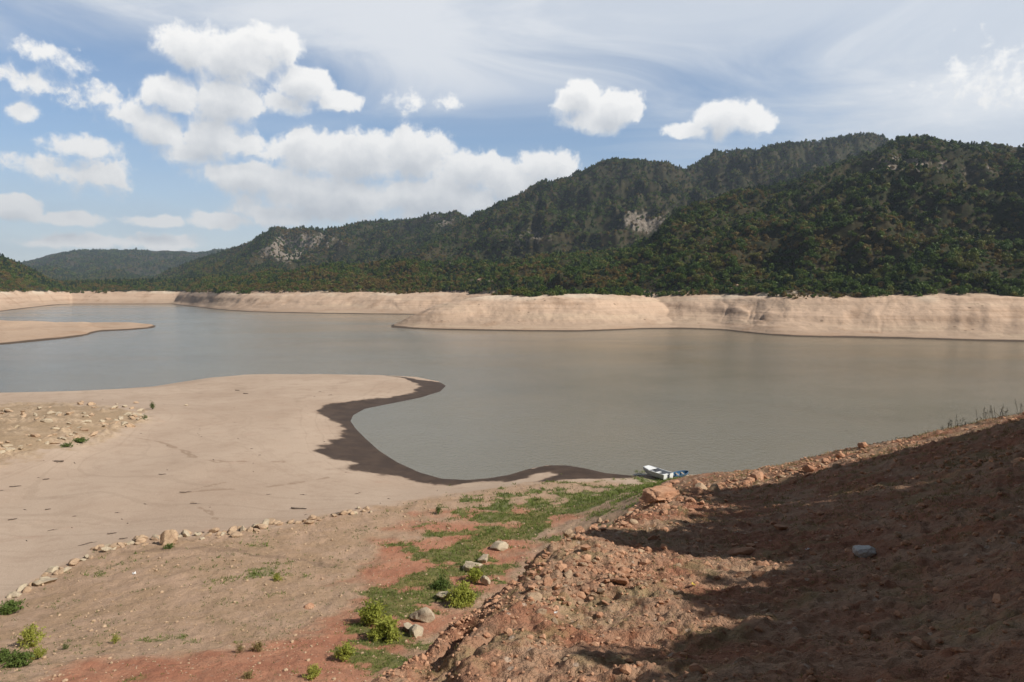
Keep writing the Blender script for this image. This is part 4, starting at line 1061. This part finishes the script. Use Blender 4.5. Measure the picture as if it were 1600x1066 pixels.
# scraps
def scrap(px, py, wpx, mat, lab, rmin=2):
    p = hitz(px, py, rmin); X_, Y_ = float(p[0]), float(p[1]); s = wpx / F * Y_ * .5
    g = np.random.default_rng(int(px)); n_ = 5
    gx, gy = np.meshgrid(np.linspace(-1, 1, n_), np.linspace(-1, 1, n_))
    hz = g.uniform(0, .8, gx.shape)
    v = np.stack([gx * s, gy * s * .8, hz * s], -1).reshape(-1, 3)
    me = new_mesh('scrap', v, grid_faces(n_, n_), M[mat])
    o = link('litter', me, None, (X_, Y_, gz(X_, Y_) + .02), (.2, .1, g.uniform(0, 6))); so = o.modifiers.new('thick', 'SOLIDIFY'); so.thickness = s * .12
    tag(o, lab, 'litter')
scrap(1083, 914, 8, 'yellow', 'yellow scrap of litter on the sunlit near slope')
scrap(868, 963, 6, 'white', 'white scrap of litter on the near slope under the rubble')
scrap(1262, 863, 6, 'white', 'white scrap beside the pale grey boulder')
scrap(210, 898, 6, 'white', 'white scrap on the field below the stone row', 22)

# ================================================================== BOATS
def box(bm, x0, x1, y0, y1, z0, z1):
    vs = [bm.verts.new(c) for c in ((x0, y0, z0), (x1, y0, z0), (x1, y1, z0), (x0, y1, z0), (x0, y0, z1), (x1, y0, z1), (x1, y1, z1), (x0, y1, z1))]
    for f in ((3, 2, 1, 0), (4, 5, 6, 7), (0, 1, 5, 4), (1, 2, 6, 5), (2, 3, 7, 6), (3, 0, 4, 7)): bm.faces.new([vs[i] for i in f])
def bm_obj(name, bm, mat, parent, bev=0.0, smooth=False):
    me = bpy.data.meshes.new(name); bmesh.ops.recalc_face_normals(bm, faces=bm.faces); bm.to_mesh(me); bm.free(); me.materials.append(mat)
    o = link(name, me, parent)
    if smooth: me.polygons.foreach_set('use_smooth', np.ones(len(me.polygons), bool)); me.set_sharp_from_angle(angle=R(35))
    if bev: b_ = o.modifiers.new('bevel', 'BEVEL'); b_.width = bev; b_.segments = 2
    return o
def hull_bm(L, W, D, bow=.35, th=.06, rise=.25):
    """open hull: +x is the bow; outer and inner skin joined by a gunwale"""
    bm = bmesh.new(); K = 14
    outer, inner = [], []
    for i in range(K + 1):
        t = i / K; x = -L / 2 + L * t
        k = 1.0 if t < .55 else max(0.0, 1 - ((t - .55) / .45) ** 2.2 * (1 - bow))
        w = W / 2 * k; zt = D + rise * t * t; zb = .25 * D * max(0, (t - .6) / .4) ** 2 * 2
        sec = [(-w, zt), (-w * .86, zb + D * .25), (-w * .62, zb), (w * .62, zb), (w * .86, zb + D * .25), (w, zt)]
        outer.append([bm.verts.new((x, y, z)) for y, z in sec])
        w2 = max(w - th, .02)
        sec2 = [(-w2, zt), (-w2 * .86, zb + D * .25 + th), (-w2 * .6, zb + th * 1.5), (w2 * .6, zb + th * 1.5), (w2 * .86, zb + D * .25 + th), (w2, zt)]
        inner.append([bm.verts.new((x * (1 - th / L), y, z)) for y, z in sec2])
    for i in range(K):
        for j in range(5):
            bm.faces.new((outer[i][j], outer[i][j + 1], outer[i + 1][j + 1], outer[i + 1][j]))
            bm.faces.new((inner[i][j + 1], inner[i][j], inner[i + 1][j], inner[i + 1][j + 1]))
        for j in (0, 5): bm.faces.new((outer[i][j], outer[i + 1][j], inner[i + 1][j], inner[i][j]) if j == 0 else (outer[i][j], inner[i][j], inner[i + 1][j], outer[i + 1][j]))
    bm.faces.new(outer[K]); bm.faces.new(inner[K][::-1])
    for j in (0, 4): pass
    return bm
def boat_at(px, py, z):
    p = gpt(px, py, z); return p
p = gpt(1026, 741, .5)
boat = link('motor_boat', None, None, (p[0], p[1], .22), (R(2), R(-3), R(130)))
tag(boat, 'white open motor boat drawn up on the mud at the water edge', 'boat')
L_, W_ = 3.9, 2.1
bm_obj('hull', hull_bm(L_, W_, .78, .62, .09, .2), M['hullside'], boat, 0, True)
bm = bmesh.new(); box(bm, -L_ / 2 - .04, -L_ / 2 + .05, -W_ / 2, -.28, .12, .82); bm_obj('transom', bm, M['hull'], boat, .02)
bm = bmesh.new(); box(bm, -L_ / 2 - .04, -L_ / 2 + .05, .28, W_ / 2, .12, .82); bm_obj('transom', bm, M['hull'], boat, .02)
bm = bmesh.new(); box(bm, -L_ / 2 - .03, -L_ / 2 + .04, -.279, .279, .12, .42); bm_obj('motor_well', bm, M['dark'], boat, .01)
bm = bmesh.new()
vs = [bm.verts.new(c) for c in ((L_ * .18, -.86, .80), (L_ * .18, .86, .80), (L_ * .42, .66, .90), (L_ * .49, .45, .95), (L_ * .49, -.45, .95), (L_ * .42, -.66, .90))]
bm.faces.new(vs); r_ = bmesh.ops.extrude_face_region(bm, geom=bm.faces[:]); bmesh.ops.translate(bm, verts=[v for v in r_['geom'] if isinstance(v, bmesh.types.BMVert)], vec=(0, 0, .05))
bm_obj('bow_deck', bm, M['hull'], boat, .01)
for xb in (-1.2, .0):
    bm = bmesh.new(); box(bm, xb - .18, xb + .18, -.86, .86, .48, .54); bm_obj('bench', bm, M['hull'], boat, .02)
bm = bmesh.new(); box(bm, -L_ / 2 + .1, L_ * .3, -.55, .55, .14, .17); bm_obj('floor_board', bm, M['white'], boat)
for s in (-1, 1):
    bm = bmesh.new(); box(bm, -L_ / 2, L_ * .2, s * W_ / 2 - .05, s * W_ / 2 + .05, .775, .845); bm_obj('gunwale', bm, M['hull'], boat, .02)
p2 = gpt(1036, 744, .2)
for i, (dx, dy, an) in enumerate([(.2, -1.0, 150), (1.2, -.4, 140), (2.2, -.7, 165)]):
    bm = bmesh.new(); box(bm, -1.1, 1.1, -.14, .14, 0, .07)
    o = bm_obj('plank', bm, M['wood'], None, .01); x_, y_ = p2[0] + dx, p2[1] + dy
    o.location = (x_, y_, max(gz(x_, y_), 0) + .06); o.rotation_euler = (R(2), R(3), R(an))
    tag(o, ['pale plank lying closest to the white boat', 'pale plank lying between the white and the blue boat', 'pale plank lying nearest the small blue boat'][i], 'plank')
p = gpt(1063, 741, .4)
bb = link('rowing_boat', None, None, (p[0], p[1], .15), (R(14), R(-4), R(18)))
tag(bb, 'small blue rowing boat tilted on the shore beside the white boat', 'boat')
bm_obj('hull', hull_bm(2.4, 1.1, .45, .25, .05, .12), M['bluehull'], bb, 0, True)
bm = bmesh.new(); box(bm, -1.22, -1.16, -.52, .52, .1, .46); bm_obj('transom', bm, M['bluehull'], bb, .01)
for xb in (-.45, .4):
    bm = bmesh.new(); box(bm, xb - .11, xb + .11, -.46, .46, .28, .32); bm_obj('bench', bm, M['wood'], bb, .01)

# ================================================================== SHADE TREES beside the viewpoint (outside the frame)
def shade_tree(X_, Y_, h, Rc, seed, lab, nleaf=2600, leaf=.30):
    g = np.random.default_rng(seed); z_ = gz(X_, Y_)
    root = link('hillside_tree', None, None, (X_, Y_, z_ - .1)); tag(root, lab, 'tree', 'tall trees shading the slope')
    link('trunk', new_mesh('trunk', *trunk_mesh(g, h * .55, .25, 7, 8), M['bark'], True), root)
    link('crown', new_mesh('crown', *crown_broad(g, nleaf, Rc, h * .6, h * .38, leaf), M['oak']), root)
for i, (px, py, t_, Rc) in enumerate([(1020, 856, 18, 1.6), (1110, 846, 18, 2.2), (1230, 834, 18, 2.2), (1330, 825, 17, 3.0), (1150, 775, 20, 2.6), (1270, 757, 19, 3.2), (1370, 735, 19, 4.0), (1480, 715, 18, 4.5), (1570, 690, 18, 4.5),
        (1450, 775, 18, 4.2), (1570, 770, 17, 4.2), (1600, 905, 15, 2.0), (1600, 850, 16, 2.6), (1620, 880, 15, 2.4), (1600, 1010, 13, 1.5), (1640, 940, 14, 2.2), (1620, 980, 13, 2.4), (1600, 1080, 12, 1.6), (1640, 900, 14, 3.0), (1440, 835, 17, 2.3), (1520, 868, 16, 1.6), (1560, 815, 16, 3.4), (1560, 1085, 11, 1.2), (1480, 1050, 12, 1.2), (1540, 1085, 11, 1.3), (1540, 960, 14, 1.4)]):
    p = hitz(px, py)
    while True:
        c = p + SUN_DIR * t_
        if c[1] < 1 or CX + F * (c[0] - Rc * 1.15) / c[1] > 1640: break
        t_ += .5
    hgt = max((c[2] - gz(c[0], c[1])) / .66, 3.5)
    shade_tree(c[0], c[1], hgt, Rc, 700 + i, 'tall leafy tree whose shade darkens the red slope', int(170 * Rc * Rc + 500))

for i, (x_, y_, h_, Rc) in enumerate([(-1, -2, 16, 5), (-8, -7, 15, 5), (5, -18, 17, 5.5), (-16, -12, 15, 5.5), (14, -16, 17, 6), (-4, -15, 16, 5.5), (26, -14, 16, 6), (-26, -10, 14, 5.5), (42, -12, 14, 6), (48, 10, 14, 6), (58, 30, 13, 6)]):  # added unseen trees, crowns cut sky light to deepen the shade
    shade_tree(x_, y_, h_, Rc, 760 + i, 'tall leafy tree added out of view to block sky light over the slope', int(130 * Rc * Rc))
# ================================================================== SKY, SUN, AIR
w = bpy.data.worlds.new('World'); sc.world = w; w.use_nodes = True
t = w.node_tree; t.nodes.clear(); nt = NT(t)
out = nt.n('ShaderNodeOutputWorld'); bg = nt.n('ShaderNodeBackground'); nt.L(bg.outputs[0], out.inputs['Surface'])
sky = nt.n('ShaderNodeTexSky', {'sky_type': 'NISHITA', 'sun_disc': False, 'sun_elevation': SUN_EL, 'sun_rotation': SUN_AZ, 'altitude': 900.0, 'air_density': 1.0, 'dust_density': 0.6, 'ozone_density': 1.5})
D = nt.n('ShaderNodeTexCoord').outputs['Generated']
sep = nt.n('ShaderNodeSeparateXYZ', None, {'Vector': D})
az = nt.m('ARCTAN2', sep.outputs[0], sep.outputs[1]); el = nt.m('ARCSINE', sep.outputs[2])
Q = nt.n('ShaderNodeCombineXYZ', None, {'X': az, 'Y': el, 'Z': 0.0}).outputs[0]
def ang(px, py):
    d = ray(px, py); return math.atan2(d[0], d[1]), math.asin(d[2] / np.linalg.norm(d))
# cumulus lumps: centre and half sizes as seen (pixels of the photograph), strength
LUMPS = [(300, 75, 70, 45, 1), (370, 95, 85, 60, 1), (350, 160, 75, 50, 1), (275, 150, 60, 35, 1), (430, 75, 60, 40, .8), (250, 205, 55, 35, 1), (340, 220, 75, 45, 1), (300, 235, 80, 30, .8),
         (475, 135, 55, 42, 1), (525, 160, 45, 22, .9), (450, 160, 40, 25, .8),
         (480, 240, 70, 45, 1), (560, 250, 90, 55, 1), (650, 245, 75, 55, 1), (740, 270, 80, 45, .95), (860, 262, 55, 35, 1), (400, 280, 110, 35, .95), (520, 310, 170, 50, 1), (680, 310, 160, 45, 1), (800, 285, 110, 40, .9), (450, 330, 120, 30, .7),
         (905, 155, 45, 36, 1), (960, 170, 55, 36, 1), (930, 190, 75, 24, .8), (1130, 185, 55, 34, 1), (1170, 188, 45, 32, .95), (1080, 205, 50, 18, .7),
         (25, 325, 55, 24, 1), (110, 340, 60, 14, .8), (70, 260, 75, 24, .55), (145, 272, 70, 36, .62), (130, 230, 75, 22, .5), (165, 150, 80, 26, .32), (60, 130, 75, 26, .34), (40, 174, 34, 22, .5), (205, 180, 55, 30, .45),
         (250, 345, 60, 14, .75), (350, 345, 70, 16, .8), (440, 345, 60, 12, .7), (120, 378, 110, 16, .8), (260, 378, 80, 18, .8), (642, 154, 36, 18, .22), (692, 162, 30, 14, .16), (70, 82, 80, 22, .34), (1540, 120, 100, 60, .26)]
grp = bpy.data.node_groups.new('cloud_field', 'ShaderNodeTree')
grp.interface.new_socket('P', in_out='INPUT', socket_type='NodeSocketVector'); grp.interface.new_socket('D', in_out='OUTPUT', socket_type='NodeSocketFloat')
g = NT(grp); gi = g.n('NodeGroupInput'); go = g.n('NodeGroupOutput')
PV = gi.outputs[0]
acc = None
for (cx, cy, rx, ry, st) in LUMPS:
    a0, e0 = ang(cx, cy); a1, _ = ang(cx + rx, cy); _, e1 = ang(cx, cy - ry)
    dx = abs(a1 - a0); dy = abs(e1 - e0)
    l = g.vm('LENGTH', g.vm('MULTIPLY', g.vm('SUBTRACT', PV, (a0, e0, 0)), (1 / dx, 1 / dy, 0)))
    v = g.m('MULTIPLY_ADD', l, -st, st)
    acc = v if acc is None else g.m('SMOOTH_MAX', acc, v, .18)
g.L(acc, go.inputs[0])
def field(vec):
    nd = nt.n('ShaderNodeGroup', {'node_tree': grp}); nt.L(vec, nd.inputs[0]); return nd.outputs[0]
nw = nt.n('ShaderNodeTexNoise', {'noise_dimensions': '2D'}, {'Scale': 22.0, 'Detail': 3.0, 'Roughness': .55}); nt.L(Q, nw.inputs['Vector'])
warp = nt.vm('SCALE', nt.vm('SUBTRACT', nw.outputs['Color'], (.5, .5, .5)), .014)
Qw = nt.vm('ADD', Q, warp)
def puff(vec):
    b1 = nt.noise(vec, 30, 6, .58, 0, 'Fac', '2D'); 
    b2 = nt.noise(vec, 75, 4, .6, 0, 'Fac', '2D')
    return nt.m('ADD', nt.m('MULTIPLY', nt.m('SUBTRACT', b1, .535), 1.9), nt.m('MULTIPLY', nt.m('SUBTRACT', b2, .5), .55))
d0 = nt.m('ADD', field(Qw), nt.m('MULTIPLY', puff(Qw), .50))
upv = nt.vm('ADD', Qw, (.008, .022, 0))
d1 = nt.m('ADD', field(upv), nt.m('MULTIPLY', puff(upv), .50))
under = nt.ss(nt.m('SUBTRACT', d1, d0), -.12, .16)
alpha = nt.m('MULTIPLY', nt.m('ADD', nt.m('MULTIPLY', nt.ss(d0, -.04, .26), nt.m('SUBTRACT', 1.0, under)), nt.m('MULTIPLY', nt.ss(d0, -.06, .50), under)), .97)
shade = nt.lin(nt.m('ADD', nt.m('MULTIPLY', d1, .9), nt.m('MULTIPLY', d0, .1)), -.02, .85, 0, 1)
ccol = nt.mix(shade, (1.0, .985, .96), (.62, .64, .67))
# high veil: upper sky and the whole right side
vn = nt.noise(nt.vm('MULTIPLY', Q, (2.2, 8.0, 1.0)), 1.0, 6, .6, .6, 'Fac', '2D')
a_b, e_b = ang(0, 62); a_c, e_c = ang(950, 165)
line = nt.m('SUBTRACT', nt.m('SUBTRACT', el, e_b), nt.m('MULTIPLY', nt.m('SUBTRACT', az, a_b), (e_c - e_b) / (a_c - a_b)))
v1 = nt.ss(nt.m('ADD', line, nt.m('MULTIPLY', nt.m('SUBTRACT', vn, .5), .22)), -.05, .08)
a_r, _ = ang(1000, 200)
v2 = nt.ss(nt.m('ADD', nt.m('SUBTRACT', az, a_r), nt.m('MULTIPLY', nt.m('SUBTRACT', vn, .5), .9)), -.25, .30)
v3 = nt.m('MULTIPLY', nt.ss(nt.m('ADD', el, nt.m('MULTIPLY', nt.m('SUBTRACT', vn, .5), .12)), .24, .0), .75)
veil = nt.m('MAXIMUM', nt.m('MAXIMUM', nt.m('MULTIPLY', v1, .86), nt.m('MULTIPLY', v2, .90)), v3)
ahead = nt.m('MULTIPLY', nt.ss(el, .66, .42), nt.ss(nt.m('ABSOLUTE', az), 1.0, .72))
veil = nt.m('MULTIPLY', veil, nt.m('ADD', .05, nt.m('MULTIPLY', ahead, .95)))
streak = nt.m('MULTIPLY', nt.ss(vn, .5, .72), .35)
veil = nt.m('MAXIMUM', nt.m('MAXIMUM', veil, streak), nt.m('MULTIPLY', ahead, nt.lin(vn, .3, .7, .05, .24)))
vcol = nt.mix(nt.ss(vn, .38, .66), (.655, .70, .765), (.83, .845, .865))
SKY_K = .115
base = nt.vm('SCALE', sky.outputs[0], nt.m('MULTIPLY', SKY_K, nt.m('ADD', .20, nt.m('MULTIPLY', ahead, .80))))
base = nt.mix(1.0, base, (.88, 1.0, 1.08), 'MULTIPLY')
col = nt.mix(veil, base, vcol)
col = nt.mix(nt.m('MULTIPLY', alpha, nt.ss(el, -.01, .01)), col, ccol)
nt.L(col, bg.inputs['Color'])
bg.inputs['Strength'].default_value = 1.0

sl = bpy.data.lights.new('sun', 'SUN'); sl.energy = 5.0; sl.angle = R(.5); sl.color = (1, .95, .87)
so = link('sun', sl); so.rotation_euler = (math.pi / 2 - SUN_EL, 0, math.pi - SUN_AZ)

HAZE = 9e-5
if HAZE:
    m = bpy.data.materials.new('air'); m.use_nodes = True; t = m.node_tree; t.nodes.clear(); n2 = NT(t)
    o2 = n2.n('ShaderNodeOutputMaterial'); v = n2.n('ShaderNodeVolumePrincipled', None, {'Color': (.70, .83, 1.0, 1), 'Density': HAZE, 'Anisotropy': .2})
    n2.L(v.outputs[0], o2.inputs['Volume'])
    bm = bmesh.new(); box(bm, -7000, 7000, -600, 7800, -9, 900); me = bpy.data.meshes.new('haze'); bm.to_mesh(me); bm.free(); me.materials.append(m)
    o = link('haze', me); tag(o, kind='stuff')

cam = bpy.data.cameras.new('camera'); cam.sensor_width = 36; cam.lens = 36 * F / 1600; cam.clip_end = 30000; cam.clip_start = .1
co_ = link('camera', cam, None, (0, 0, H), (math.pi / 2 - PITCH, 0, 0)); sc.camera = co_
sc.view_settings.view_transform = 'Standard'; sc.view_settings.look = 'None'; sc.view_settings.gamma = 1; sc.view_settings.exposure = 0.15
sc.cycles.max_bounces = 5; sc.cycles.diffuse_bounces = 2; sc.cycles.glossy_bounces = 2; sc.cycles.transmission_bounces = 2; sc.cycles.volume_bounces = 0
